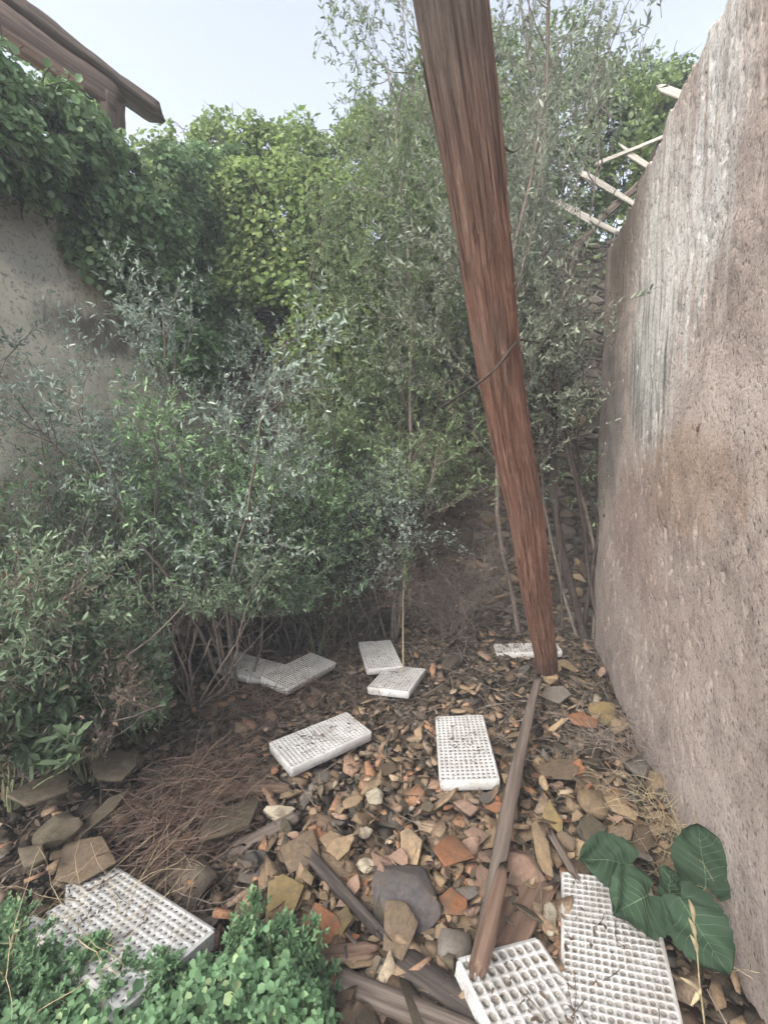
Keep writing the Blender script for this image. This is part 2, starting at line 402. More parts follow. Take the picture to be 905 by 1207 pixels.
# ------------------------------------------------------------------ walls
def wall_mesh(name, length, thick, top, ns, nz, amp=0.012, seed=0, pits=0, zlow=-0.15, end_rough=0.0):
    """local frame: x along, y = 0 is the face (facing -y), z up; top(x) gives the broken crest"""
    s = np.linspace(0, length, ns); tt = np.linspace(0, 1, nz)
    gs, gt = np.meshgrid(s, tt)
    tz = top(s); gz = zlow + gt * (tz[None, :] - zlow)
    def face(y0, sgn):
        P = np.stack([gs, np.full_like(gs, y0), gz], -1)
        d = fbm(P, 1.2, 5, seed) * amp * 2 + fbm(P, 9, 3, seed + 5) * amp * 0.5
        if sgn < 0 and pits:
            rg = np.random.default_rng(seed + 1)
            D = np.zeros_like(gs)
            for _ in range(pits):
                ps = rg.uniform(0, length); pz = zlow + rg.uniform(0.05, 0.98) * (tz.mean() - zlow)
                if vnoise(np.array([[ps, 0, pz]]), 1.3, 77)[0] < rg.uniform(-0.5, 0.3): continue
                r1 = rg.uniform(0.005, 0.013) * (1.5 if rg.random() < 0.08 else 1); an = rg.uniform(-0.5, 1.0); asp = rg.uniform(1, 2.4)
                m = (np.abs(gs - ps) < 0.1) & (np.abs(gz - pz) < 0.1)
                if not m.any(): continue
                u = (gs[m] - ps); v_ = (gz[m] - pz)
                a = u * math.cos(an) + v_ * math.sin(an); b = -u * math.sin(an) + v_ * math.cos(an)
                D[m] += np.exp(-((a / r1) ** 2 + (b / (r1 * asp)) ** 2)) * r1 * 0.5
            d = d - D
        P = P.copy(); P[..., 1] += sgn * d
        if end_rough:
            e = np.exp(-np.abs(gs - length) / 0.12)
            P[..., 0] += e * end_rough * fbm(np.stack([gs * 0, gs * 0 + y0, gz], -1), 7, 3, seed + 8)
        return P
    A, B = face(0, -1), face(thick, 1)
    V = np.concatenate([A.reshape(-1, 3), B.reshape(-1, 3)]); o = ns * nz
    i, j = np.meshgrid(np.arange(ns - 1), np.arange(nz - 1)); a = (j * ns + i).ravel()
    F = [np.stack([a, a + 1, a + ns + 1, a + ns], -1), np.stack([a + o, a + o + ns, a + o + ns + 1, a + o + 1], -1)]
    t = (nz - 1) * ns + np.arange(ns - 1); F.append(np.stack([t, t + 1, t + 1 + o, t + o], -1))
    e0 = np.arange(nz - 1) * ns; F.append(np.stack([e0, e0 + ns, e0 + ns + o, e0 + o], -1))
    e1 = e0 + ns - 1; F.append(np.stack([e1, e1 + o, e1 + ns + o, e1 + ns], -1))
    return mesh_np(name, V, np.concatenate(F), True)

# right wall: face line X = .68 + .307 Y
RW0 = np.array([0.68 + 0.307 * 0.35, 0.35]); RWD = np.array([0.307, 1.0]) / math.hypot(0.307, 1); RWL = 3.9
def on_right_wall(px, py):
    d = ray(px, py); t = 0.68 / (d[0] - 0.307 * d[1]); p = np.array([0, 0, CAM_H]) + t * d
    return float((p[:2] - RW0) @ RWD), float(p[2])
def plaster_right():
    m, t, p, out = mat('stained lime plaster'); N = NT(t); v = N.coord()
    W = lambda px, py: (lambda q: (q[0], 0.0, q[1]))(on_right_wall(px, py))
    big = N.noise(v, 1.5, 6, 0.62, 0.4); med = N.noise(v, 5, 7, 0.65, 0.4); fine = N.noise(v, 52, 6, 0.72); grit = N.noise(v, 130, 4, 0.7)
    streak = N.noise(N.mapp(v, (13, 13, 1.1), (0, R(-14), 0)), 1.0, 6, 0.66, 0.3)
    streak2 = N.noise(N.mapp(v, (24, 24, 1.9), (0, R(-12), 0)), 1.0, 5, 0.66)
    base = N.ramp(big, [(0.28, (0.335, 0.268, 0.232)), (0.46, (0.492, 0.399, 0.346)), (0.7, (0.604, 0.508, 0.454))])
    base = N.mix(N.ramp(med, [(0.4, 0.0), (0.7, 0.5)]), base, (0.52, 0.445, 0.39))
    # warm patch
    o1 = N.blob(v, W(800, 565), (0.85, 1, 0.3), 0.75, med); base = N.mix(o1, base, N.mix(streak, (0.41, 0.28, 0.2), (0.5, 0.38, 0.29)))
    o2 = N.blob(v, W(745, 620), (1.0, 1, 0.55), 0.55, med); base = N.mix(o2, base, (0.39, 0.275, 0.235))
    o3 = N.blob(v, W(735, 250), (0.8, 1, 1.1), 0.9, streak); base = N.mix(o3, base, N.mix(streak2, (0.13, 0.1, 0.075), (0.36, 0.29, 0.225)))
    # grey green algae
    g1 = N.blob(v, W(762, 430), (0.55, 1, 0.55), 1.0, streak2); base = N.mix(g1, base, N.mix(streak2, (0.13, 0.14, 0.12), (0.34, 0.35, 0.31)))
    g2 = N.blob(v, W(722, 500), (0.45, 1, 0.7), 0.6, streak); base = N.mix(g2, base, (0.26, 0.245, 0.235))
    # lime runs
    w1 = N.math('MULTIPLY', N.blob(v, W(775, 330), (0.7, 1, 1.05), 1.0, streak), N.ramp(streak2, [(0.36, 0.0), (0.52, 1.0)]))
    w2 = N.math('MULTIPLY', N.blob(v, W(835, 170), (0.4, 1, 0.85), 1.0, streak), N.ramp(streak2, [(0.36, 0.0), (0.54, 1.0)]))
    w3 = N.blob(v, W(703, 400), (0.25, 1, 0.6), 0.85, streak2)
    for q in (w1, w2, w3): base = N.mix(q, base, (0.74, 0.71, 0.66))
    # greyer and darker towards the floor, speckle everywhere
    z = N.n('ShaderNodeSeparateXYZ'); N.l(v, z.inputs[0])
    low = N.math('MULTIPLY', N.math('ADD', N.math('SUBTRACT', 0.75, z.outputs[2]), N.math('SUBTRACT', med, 0.5), True), 0.6)
    base = N.mix(low, base, (0.34, 0.29, 0.27))
    sp = N.ramp(fine, [(0.37, 1.0), (0.46, 0.0)]); base = N.mix(N.math('MULTIPLY', sp, 0.75), base, (0.13, 0.105, 0.09))
    vo = N.ramp(N.voro(N.mapp(v, (1, 1, 0.7), (0, 0.5, 0)), 24).outputs['Distance'], [(0.06, 1.0), (0.16, 0.0)])
    msk = N.ramp(N.noise(v, 2.6, 3, 0.6), [(0.38, 0.0), (0.55, 1.0)])
    base = N.mix(N.math('MULTIPLY', N.math('MULTIPLY', vo, msk), 0.8), base, (0.1, 0.08, 0.07))
    blot = N.noise(v, 3.3, 8, 0.72, 1.2); base = N.mix(1.0, base, N.ramp(blot, [(0.32, 0.66), (0.5, 1.0), (0.7, 1.14)]), 'MULTIPLY')
    base = N.mix(1.0, base, N.ramp(grit, [(0.3, 0.7), (0.7, 1.15)]), 'MULTIPLY')
    N.l(base, p.inputs['Base Color']); p.inputs['Roughness'].default_value = 0.95
    b1 = N.bump(fine, 0.7, 0.012, None); b2 = N.bump(grit, 0.5, 0.004, None, b1); N.bump(vo, 0.6, -0.01, p, b2)
    return m
def rw_top():
    pts = sorted(on_right_wall(*q) for q in [(855, 0), (838, 38), (818, 80), (800, 118), (783, 157), (763, 203), (742, 244), (722, 286), (710, 314)])
    S = np.array([q[0] for q in pts]); Z = np.array([q[1] for q in pts])
    def f(s):
        z = np.interp(s, S, Z)
        P = np.stack([s, s * 0, s * 0], -1)
        z = z + fbm(P, 4, 4, 31) * 0.09 + np.round(fbm(P, 9, 2, 35) * 3) * 0.012
        return np.where(s > S[-1], Z[-1] - (s - S[-1]) * 0.9 + fbm(P, 9, 3, 33) * 0.06, z)
    return f
def place_wall(o, p0, d):
    o.location = (p0[0], p0[1], 0); o.rotation_euler = (0, 0, math.atan2(d[1], d[0]))
# local +x runs away from the camera and the face looks towards -y of the local frame, so mirror: run from far end to near end
def make_right_wall():
    t = rw_top(); L = RWL
    me = wall_mesh('right_wall', L, 0.42, t, 460, 420, 0.008, 11, 2600, end_rough=0.05)
    # local y points to the right of the run (outside); face looks to the left, at the room
    co = np.empty(len(me.vertices) * 3, np.float32); me.vertices.foreach_get('co', co); co = co.reshape(-1, 3)
    co[:, 1] *= -1; me.vertices.foreach_set('co', co.ravel()); me.flip_normals()
    o = obj('plastered_wall', me, plaster_right()); place_wall(o, RW0, RWD)
    tag(o, 'tall stained plaster wall with broken top on the right', 'wall')
    # rotated peg left in the plaster and a dark stub painted for a hole's shade
    for px, py, r, l, mt in ((825, 500, 0.011, 0.02, 'wood_brown'), (712, 606, 0.012, 0.015, 'wood_char')):
        s, z = on_right_wall(px, py)
        Ls = np.array([[[s, 0.03 * 1, z], [s + 0.003, -0.0, z - 0.004], [s + 0.004, -0.0 + 0.014 + 0 * l, z - 0.006]]])
        a = np.linspace(0, 1, 8)
        V, F = tubes(np.stack([np.full(8, s), -0.03 + a * (0.03 + l * 0.6), z - a * 0.012], -1)[None], (r * (1 - 0.35 * a ** 3))[None], 9)
        V = V + rng.normal(0, 0.0018, V.shape); V[:, 2] += (V[:, 2] - z) * 0.5
        k = len(V); V = np.concatenate([V, [[s, -0.03 + 0.03 + l * 0.6, z - 0.012]]])
        F = [F, np.array([[k - 9 + i, k - 9 + (i + 1) % 9, k] for i in range(9)])]
        obj('peg_and_hole_stub', mesh_np('peg_and_hole_stub', V, F, True), M[mt], o)
    return o
right_wall = make_right_wall()

# left wall: face line X = -2.75 + .25 Y
LW0 = np.array([-2.75 + 0.25 * 1.6, 1.6]); LWD = np.array([0.25, 1.0]) / math.hypot(0.25, 1); LWL = 3.05
def on_left_wall(px, py):
    d = ray(px, py); t = -2.75 / (d[0] - 0.25 * d[1]); p = np.array([0, 0, CAM_H]) + t * d
    return float((p[:2] - LW0) @ LWD), float(p[2]), p
def make_left_wall():
    m, t, p, out = mat('old cream plaster'); N = NT(t); v = N.coord()
    a = N.noise(v, 1.6, 6, 0.6, 0.4); b = N.noise(v, 30, 6, 0.7); s = N.noise(N.mapp(v, (8, 8, 1.2)), 1.0, 5, 0.6)
    col = N.ramp(a, [(0.3, (0.38, 0.345, 0.28)), (0.48, (0.68, 0.62, 0.5)), (0.66, (0.76, 0.71, 0.61))])
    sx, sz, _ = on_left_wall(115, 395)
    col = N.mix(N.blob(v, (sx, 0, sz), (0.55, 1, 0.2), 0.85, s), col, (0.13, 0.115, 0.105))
    sx, sz, _ = on_left_wall(20, 270)
    col = N.mix(N.blob(v, (sx, 0, sz), (0.4, 1, 0.35), 0.7, a), col, (0.33, 0.32, 0.3))
    col = N.mix(N.ramp(b, [(0.36, 0.75), (0.48, 0.0)]), col, (0.17, 0.15, 0.125))
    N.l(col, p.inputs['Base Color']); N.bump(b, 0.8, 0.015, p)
    def top(s_):
        P = np.stack([s_, s_ * 0, s_ * 0], -1); return np.interp(s_, [0, 0.9, 3.0], [3.35, 3.4, 3.75]) + fbm(P, 3, 4, 51) * 0.12
    me = wall_mesh('left_wall', LWL, 0.4, top, 160, 160, 0.02, 41, 300)
    o = obj('plastered_wall', me, m); place_wall(o, LW0, LWD)
    return tag(o, 'cream plaster wall under hanging ivy on the left', 'wall')
left_wall = make_left_wall()

# back wall of rubble masonry
BWY = 4.52
def make_back_wall():
    m, t, p, out = mat('rubble masonry'); N = NT(t); v = N.coord()
    vo = N.voro(N.mapp(v, (7, 7, 13)), 1.0); edge = N.voro(N.mapp(v, (7, 7, 13)), 1.0, 'DISTANCE_TO_EDGE').outputs['Distance']
    n = N.noise(v, 18, 6, 0.7)
    col = N.ramp(N.noise(v, 2.2, 5, 0.6), [(0.3, (0.11, 0.09, 0.072)), (0.7, (0.22, 0.185, 0.15))])
    sc_ = N.n('ShaderNodeSeparateColor'); N.l(vo.outputs['Color'], sc_.inputs[0])
    col = N.mix(1.0, col, N.ramp(sc_.outputs[0], [(0.0, 0.6), (1.0, 1.3)]), 'MULTIPLY')
    col = N.mix(N.ramp(edge, [(0.02, 0.55), (0.1, 0.0)]), col, (0.085, 0.07, 0.058))
    col = N.mix(1.0, col, N.ramp(n, [(0.3, 0.65), (0.7, 1.2)]), 'MULTIPLY')
    N.l(col, p.inputs['Base Color']); b = N.bump(N.ramp(edge, [(0.0, 0.0), (0.14, 1.0)]), 0.8, 0.03, None); N.bump(n, 0.6, 0.015, p, b)
    def top(s_):
        P = np.stack([s_, s_ * 0, s_ * 0], -1); return np.interp(s_, [0, 3, 4.2, 8], [3.6, 3.5, 3.7, 4.6]) + fbm(P, 2, 4, 61) * 0.2
    X0 = -2.2
    me = wall_mesh('back_wall', 7.6, 0.42, top, 160, 90, 0.02, 57)
    o = obj('masonry_wall', me, m); o.location = (X0, BWY, 0)
    tag(o, 'rough brown rubble stone wall at the back behind the trees', 'wall')
    # stones of the stretch that shows between the trunks
    rg = np.random.default_rng(5); pool = [stone_mesh(rg, 2, 'wall_stone') for _ in range(10)]
    mats = ['brown', 'tan', 'brown', 'grey', 'mossy', 'brown']
    n = 0; z = -0.02; row = 0
    while z < 2.3 and n < 298:
        hgt = rg.uniform(0.065, 0.125); x = 0.05 + rg.uniform(0, 0.1); x1 = 2.55
        if z > 1.5: x = 1.35 + rg.uniform(0, 0.1)
        while x < x1 and n < 298:
            l = rg.uniform(0.08, 0.26)
            st = bpy.data.objects.new('stone', pool[n % 10]); C.objects.link(st); st.parent = o
            st.location = (x + l / 2 - X0, 0.0 - rg.uniform(0, 0.022), z + hgt / 2 + rg.normal(0, 0.02))
            st.scale = (l * 0.6, 0.05, hgt * 0.62 * rg.uniform(0.8, 1.25)); st.rotation_euler = (rg.normal(0, 0.15), rg.normal(0, 0.22), rg.normal(0, 0.15))
            slot_mat(st, mats[rg.integers(len(mats))]); n += 1
            x += l + rg.uniform(0.008, 0.02)
        z += hgt + 0.008
    return o
def slot_mat(o, key):
    if len(o.data.materials) == 0: o.data.materials.append(M[key])
    o.material_slots[0].link = 'OBJECT'; o.material_slots[0].material = M[key]

def block_mesh(rg, name):
    V, F = ICO2; V = np.sign(V) * np.abs(V) ** 0.6; V = V + rg.normal(0, 0.15, V.shape)
    return mesh_np(name, V, F, False)
def ico(sub):
    import bmesh
    bm = bmesh.new(); bmesh.ops.create_icosphere(bm, subdivisions=sub, radius=1.0)
    V = np.array([v.co[:] for v in bm.verts]); F = np.array([[v.index for v in f.verts] for f in bm.faces]); bm.free()
    return V, F
ICO1, ICO2 = ico(1), ico(2)
def stone_mesh(rg, sub, name, rough=0.16):
    V, F = (ICO1, ICO2)[sub - 1]; V = V.copy()
    # cut by a few planes for broken faces
    for _ in range(7):
        n = nrm(rg.normal(0, 1, 3)); d = rg.uniform(0.18, 0.5); s = V @ n
        V = V - np.where(s > d, (s - d), 0)[:, None] * n
    V = V + rg.normal(0, rough * 0.2, V.shape)
    V /= np.abs(V).max(0)
    return mesh_np(name, V, F, False)
def shard_mesh(rg, name, curve=0.0, thick=0.13):
    """broken flat or curved tile: unit radius"""
    k = rg.integers(4, 7); th = np.sort((np.arange(k) + rg.uniform(-0.3, 0.3, k)) / k * 2 * np.pi); r = rg.uniform(0.62, 1.12, k)
    O = np.stack([np.cos(th) * r, np.sin(th) * r * rg.uniform(0.55, 0.85)], -1)
    # subdivide the outline once with jitter
    Mid = (O + np.roll(O, -1, 0)) / 2 + rg.normal(0, 0.025, O.shape)
    O = np.stack([O, Mid], 1).reshape(-1, 2); k = len(O)
    rings = []
    for z, s in ((-thick, 0.95), (thick * 0.75, 1.0), (thick, 0.955)):
        rings.append(np.concatenate([O * s, np.full((k, 1), z)], 1))
    V = np.concatenate(rings + [np.array([[0, 0, thick * 1.05], [0, 0, -thick]])])
    inner = np.concatenate([O * 0.5, np.full((k, 1), thick)], 1); V = np.concatenate([V, inner])
    V[:, 2] += curve * (1 - (V[:, 1] / 0.8) ** 2) + rg.normal(0, 0.012, len(V))
    i = np.arange(k); j = (i + 1) % k
    F4 = np.concatenate([np.stack([i + a * k, j + a * k, j + (a + 1) * k, i + (a + 1) * k], -1) for a in (0, 1)])
    q = 3 * k + 2
    F4 = np.concatenate([F4, np.stack([i + 2 * k, j + 2 * k, j + q, i + q], -1)])
    F3 = np.concatenate([np.stack([i + q, j + q, np.full(k, 3 * k)], -1), np.stack([j, i, np.full(k, 3 * k + 1)], -1)])
    return mesh_np(name, V, [F4, F3], False)
back_wall = make_back_wall()

# ------------------------------------------------------------------ timbers
def plank(p, q, wdt, thk, seed, taper=0.7, n=22, split=0.12):
    """weathered split board from p to q in local coordinates (z along): returns mesh + matrix"""
    rg = np.random.default_rng(seed); p = np.asarray(p, float); q = np.asarray(q, float); L = np.linalg.norm(q - p)
    t = np.linspace(0, 1, n); k = 10
    th = np.linspace(0, 2 * np.pi, k, endpoint=False) + 0.2
    sq = lambda a: np.sign(a) * np.abs(a) ** 0.45
    V = np.zeros((n, k, 3))
    prof = rg.uniform(0.85, 1.1, k)
    for i in range(n):
        s = 1 + (taper - 1) * t[i]
        if t[i] > 1 - split: s *= 1 - 0.55 * ((t[i] - 1 + split) / split) ** 2
        V[i, :, 0] = sq(np.cos(th)) * wdt / 2 * s * prof; V[i, :, 1] = sq(np.sin(th)) * thk / 2 * s * (prof * 0.5 + 0.5)
        V[i, :, 2] = t[i] * L + rg.normal(0, 0.03 * (1 if i in (0, n - 1) else 0.1), k)
    Vf = V.reshape(-1, 3)
    nz = fbm(Vf * np.array([18, 18, 4.0]), 1, 4, seed); Vf[:, :2] *= (1 + 0.34 * nz)[:, None]
    bend = np.sin(np.linspace(0, np.pi, n)) * L * 0.012 * rg.uniform(-1, 1); Vf[:, 0] += np.repeat(bend, k)
    i, j = np.meshgrid(np.arange(k), np.arange(n - 1)); a = (j * k + i).ravel(); b = (j * k + (i + 1) % k).ravel()
    F = np.stack([a, b, b + k, a + k], -1)
    c0, c1 = len(Vf), len(Vf) + 1
    Vf = np.concatenate([Vf, [[0, 0, 0.01], [0, 0, L - 0.02]]])
    ii = np.arange(k); jj = (ii + 1) % k
    F3 = np.concatenate([np.stack([jj, ii, np.full(k, c0)], -1), np.stack([ii + (n - 1) * k, jj + (n - 1) * k, np.full(k, c1)], -1)])
    return mesh_np('plank', Vf, [F, F3], False), L
def frame(p, q, up=(0, 0, 1)):
    z = nrm(np.asarray(q, float) - np.asarray(p, float)); x = nrm(np.cross(np.asarray(up, float), z)); y = np.cross(z, x)
    m = Matrix(((x[0], y[0], z[0], p[0]), (x[1], y[1], z[1], p[1]), (x[2], y[2], z[2], p[2]), (0, 0, 0, 1)))
    return m
def timber(name, p, q, wdt, thk, matk, seed, label=None, cat=None, parent=None, group=None, taper=0.85, split=0.1):
    me, L = plank(p, q, wdt, thk, seed, taper, split=split)
    o = obj(name, me, M[matk], parent); o.matrix_world = frame(p, q)
    if parent is not None: o.matrix_parent_inverse = Matrix()
    if label: tag(o, label, cat, group)
    return o

def make_post():
    p = atZ(645, 806, -0.06); q = atY(524, -60, 1.26)
    L = np.linalg.norm(q - p); n, k = 240, 128
    t = np.linspace(0, 1, n); th = np.linspace(0, 2 * np.pi, k, endpoint=False)
    gt, ga = np.meshgrid(t, th, indexing='ij')
    rad = np.interp(t, [0, 0.04, 0.15, 0.35, 0.7, 1], [0.054, 0.064, 0.073, 0.081, 0.087, 0.088])[:, None] * np.ones_like(ga)
    P = np.stack([np.cos(ga) * 1.0, np.sin(ga) * 1.0, gt * L * 0.6], -1)
    rid = fbm(P * np.array([5.5, 5.5, 0.9]), 1, 4, 4); fine = fbm(P * np.array([14, 14, 1.6]), 1, 3, 14)
    lump = fbm(P * np.array([1.2, 1.2, 1.3]), 1, 3, 24)
    rad = rad * (1 + 0.13 * rid + 0.10 * fine + 0.09 * lump - 0.10 * np.clip(fbm(P * np.array([9, 9, 0.7]), 1, 3, 64) - 0.12, 0, 1) * 2)
    # lengthwise slab of the outer skin on the right, peeling away in the middle
    rad += 0.012 * np.exp(-((ga - 0.25) / 0.4) ** 2) * (fbm(P * np.array([1, 1, 2.5]), 1, 2, 44) > 0.02)
    wob = 0.012 * np.sin(t * 6.0) + 0.006 * np.sin(t * 17)
    V = np.stack([np.cos(ga) * rad + wob[:, None], np.sin(ga) * rad, gt * L], -1).reshape(-1, 3)
    V[:k, 2] += fbm(P[0] * 3, 1, 2, 3) * 0.05
    i, j = np.meshgrid(np.arange(k), np.arange(n - 1)); a = (j * k + i).ravel(); b = (j * k + (i + 1) % k).ravel()
    me = mesh_np('leaning_trunk', V, np.stack([a, b, b + k, a + k], -1), True)
    root = thing('leaning_trunk', 'tall leaning red-brown trunk with fibrous peeling bark beside the right wall', 'trunk', tuple(p))
    F = frame(p, q); F.translation = (0, 0, 0)
    o = obj('trunk', me, M['bark'], root); o.matrix_local = F
    # loose strips of bark standing off the trunk
    rg = np.random.default_rng(12); PR = []
    for _ in range(300):
        a0 = rg.uniform(-np.pi, np.pi); t0 = rg.uniform(0.05, 0.9); ll = rg.uniform(0.12, 0.5) / L; m = 7
        tt = t0 + np.linspace(0, 1, m) * ll
        rr = np.interp(tt, [0, 0.15, 0.35, 1], [0.054, 0.071, 0.08, 0.087]) + 0.004 + 0.009 * np.linspace(0, 1, m) ** 3 * rg.uniform(-0.3, 1)
        aa = a0 + rg.normal(0, 0.02, m).cumsum() * 0.5
        ww = rg.uniform(0.0015, 0.006)
        PR.append((np.stack([np.cos(aa) * rr + np.interp(tt, t, wob), np.sin(aa) * rr, tt * L], -1), np.full(m, ww) * np.linspace(1, 0.4, m)))
    V, Fq = tubes(np.stack([x[0] for x in PR]), np.stack([x[1] for x in PR]), 4)
    s = obj('bark_strips', mesh_np('bark_strips', V, Fq, False), M['bark'], root); s.matrix_local = F
    # vine that loops round the trunk, and a hooked twig
    return root, F, L, p
post, post_F, post_L, post_p = make_post()

def curve_thing(name, pts, r0, r1, matk, label, cat, k=6, group=None, parent=None):
    pts = np.asarray(pts, float); m = 26
    # Catmull-Rom resample
    Pp = np.concatenate([[2 * pts[0] - pts[1]], pts, [2 * pts[-1] - pts[-2]]]); u = np.linspace(0, len(pts) - 1 - 1e-6, m); out = []
    for x in u:
        i = int(x); f = x - i; a, b, c, d = Pp[i:i + 4]
        out.append(0.5 * (2 * b + (c - a) * f + (2 * a - 5 * b + 4 * c - d) * f * f + (3 * b - a - 3 * c + d) * f ** 3))
    Ls = np.array(out)[None]; loc = pts[0]
    V, F = tubes(Ls - loc, np.linspace(r0, r1, m)[None] * (1 + 0.12 * rng.normal(0, 1, (1, m))), k)
    o = obj(name, mesh_np(name, V, F, True), M[matk], parent)
    if parent is None: o.location = tuple(loc); tag(o, label, cat, group)
    return o
def trunk_pt(px, py, off=0.0):
    """a point on the front of the leaning trunk at that pixel's height"""
    q = post_p + (np.array(post_F.to_3x3() @ Vector((0, 0, 1)))) * 0
    ax = np.array(post_F.to_3x3() @ Vector((0, 0, 1)))
    best = min((np.linalg.norm(np.cross(ray(px, py) / np.linalg.norm(ray(px, py)), post_p + ax * s - np.array([0, 0, CAM_H]))), s) for s in np.linspace(0, post_L, 300))
    return (post_p + ax * best[1])[1] - 0.095 - off
curve_thing('dry_vine', [atY(520, 480, 2.4), atY(548, 462, 2.0), atY(570, 447, trunk_pt(578, 440)), atY(592, 425, trunk_pt(590, 425)), atY(610, 402, trunk_pt(600, 402, -0.05)), atY(622, 402, 2.25), atY(640, 403, 2.6), atY(655, 396, 3.3)], 0.006, 0.0035, 'twig_dark', 'thin dark vine wrapped round the middle of the leaning trunk', 'vine')
curve_thing('hooked_twig', [atY(574, 150, trunk_pt(560, 160, -0.1)), atY(590, 168, 1.52), atY(601, 179, 1.55), atY(612, 175, 1.6), atY(617, 160, 1.64)], 0.0035, 0.0018, 'twig_dark', 'dark hooked twig jutting from the right side of the leaning trunk', 'twig')

def knotted_stem():
    root = thing('slim_tree', 'slim dark stem with knotted forks between the trunk and the wall corner', 'tree', tuple(atZ(690, 756, 0.0))); b = np.array(root.location)
    for nm, pts, r0, r1 in (('trunk', [atZ(690, 756), atY(676, 705, 3.93), atY(660, 640, 3.92), atY(651, 560, 3.9), atY(653, 480, 3.9), atY(648, 425, 3.9), atY(653, 350, 3.9), atY(641, 285, 3.9)], 0.042, 0.016),
                            ('branch', [atY(650, 430, 3.9), atY(636, 405, 3.85), atY(624, 370, 3.8), atY(622, 320, 3.8), atY(630, 270, 3.8)], 0.017, 0.008), ('branch', [atY(652, 470, 3.9), atY(664, 400, 3.85), atY(672, 330, 3.85), atY(690, 280, 3.8)], 0.014, 0.006),
                            ('branch', [atY(663, 740, 3.75), atY(661, 690, 3.75), atY(658, 640, 3.8), atY(655, 560, 3.85), atY(642, 450, 3.85)], 0.011, 0.006)):
        o = curve_thing(nm, rel(pts, b), r0, r1, 'twig_dark', None, None, 7, parent=root); o.location = tuple(rel(pts[0], b))
knotted_stem()

# roof remnant top left
def make_roof_edge():
    root = thing('roof_remnant', 'broken roof edge of brown timber sticking out over the ivy', 'roof', tuple(atY(122, 190, 3.25)))
    root_l = np.array(root.location)
    def box(name, p, q, wd, th, matk, seed, tp=1.0, sp=0.02):
        me, L = plank(rel(p, root_l), rel(q, root_l), wd, th, seed, tp, 30, sp); o = obj(name, me, M[matk], root)
        o.matrix_local = frame(rel(p, root_l), rel(q, root_l)); return o
    box('rafter', atY(-70, -18, 2.62), atY(140, 122, 3.3), 0.12, 0.19, 'rafter', 71)
    box('fascia_board', atY(-70, -10, 2.55), atY(98, 106, 3.08), 0.04, 0.09, 'wood_brown', 72)
    box('cap_board', atY(-80, -58, 2.68), atY(189, 137, 3.5), 0.24, 0.07, 'wood_grey', 73, 0.85, 0.05)
    box('post', atY(120, 260, 3.3), atY(120, 112, 3.28), 0.23, 0.2, 'rafter', 74)
make_roof_edge()

# collapsed roof battens above the right wall
def make_battens():
    root = thing('fallen_roof_frame', 'broken roof frame of pale battens behind the top of the right wall', 'roof frame', tuple(atY(710, 300, 4.3)))
    rl = np.array(root.location)
    def bar(name, a, b, wd, th, matk, seed):
        me, L = plank(rel(a, rl), rel(b, rl), wd, th, seed, 0.95, 16, 0.05); o = obj(name, me, M[matk], root); o.matrix_local = frame(rel(a, rl), rel(b, rl))
    bar('rafter', atY(668, 308, 4.40), atY(716, 248, 4.3), 0.035, 0.06, 'wood_grey', 81)
    bar('rafter', atY(713, 252, 4.3), atY(800, 178, 4.2), 0.035, 0.06, 'wood_grey', 82)
    bar('rafter', atY(752, 222, 4.25), atY(815, 88, 4.1), 0.03, 0.05, 'wood_char', 83)
    bar('batten', atY(660, 240, 4.36), atY(728, 275, 4.26), 0.02, 0.045, 'batten', 84)
    bar('batten', atY(687, 205, 4.32), atY(757, 247, 4.2), 0.02, 0.05, 'batten', 85)
    bar('batten', atY(733, 176, 4.26), atY(776, 205, 4.18), 0.02, 0.05, 'batten', 86)
    bar('batten', atY(703, 193, 4.3), atY(800, 154, 4.12), 0.02, 0.035, 'batten', 87)
    bar('batten', atY(778, 104, 4.14), atY(830, 122, 4.05), 0.03, 0.07, 'batten', 88)
    bar('batten', atY(695, 262, 4.3), atY(640, 232, 4.4), 0.015, 0.03, 'batten', 89)
make_battens()

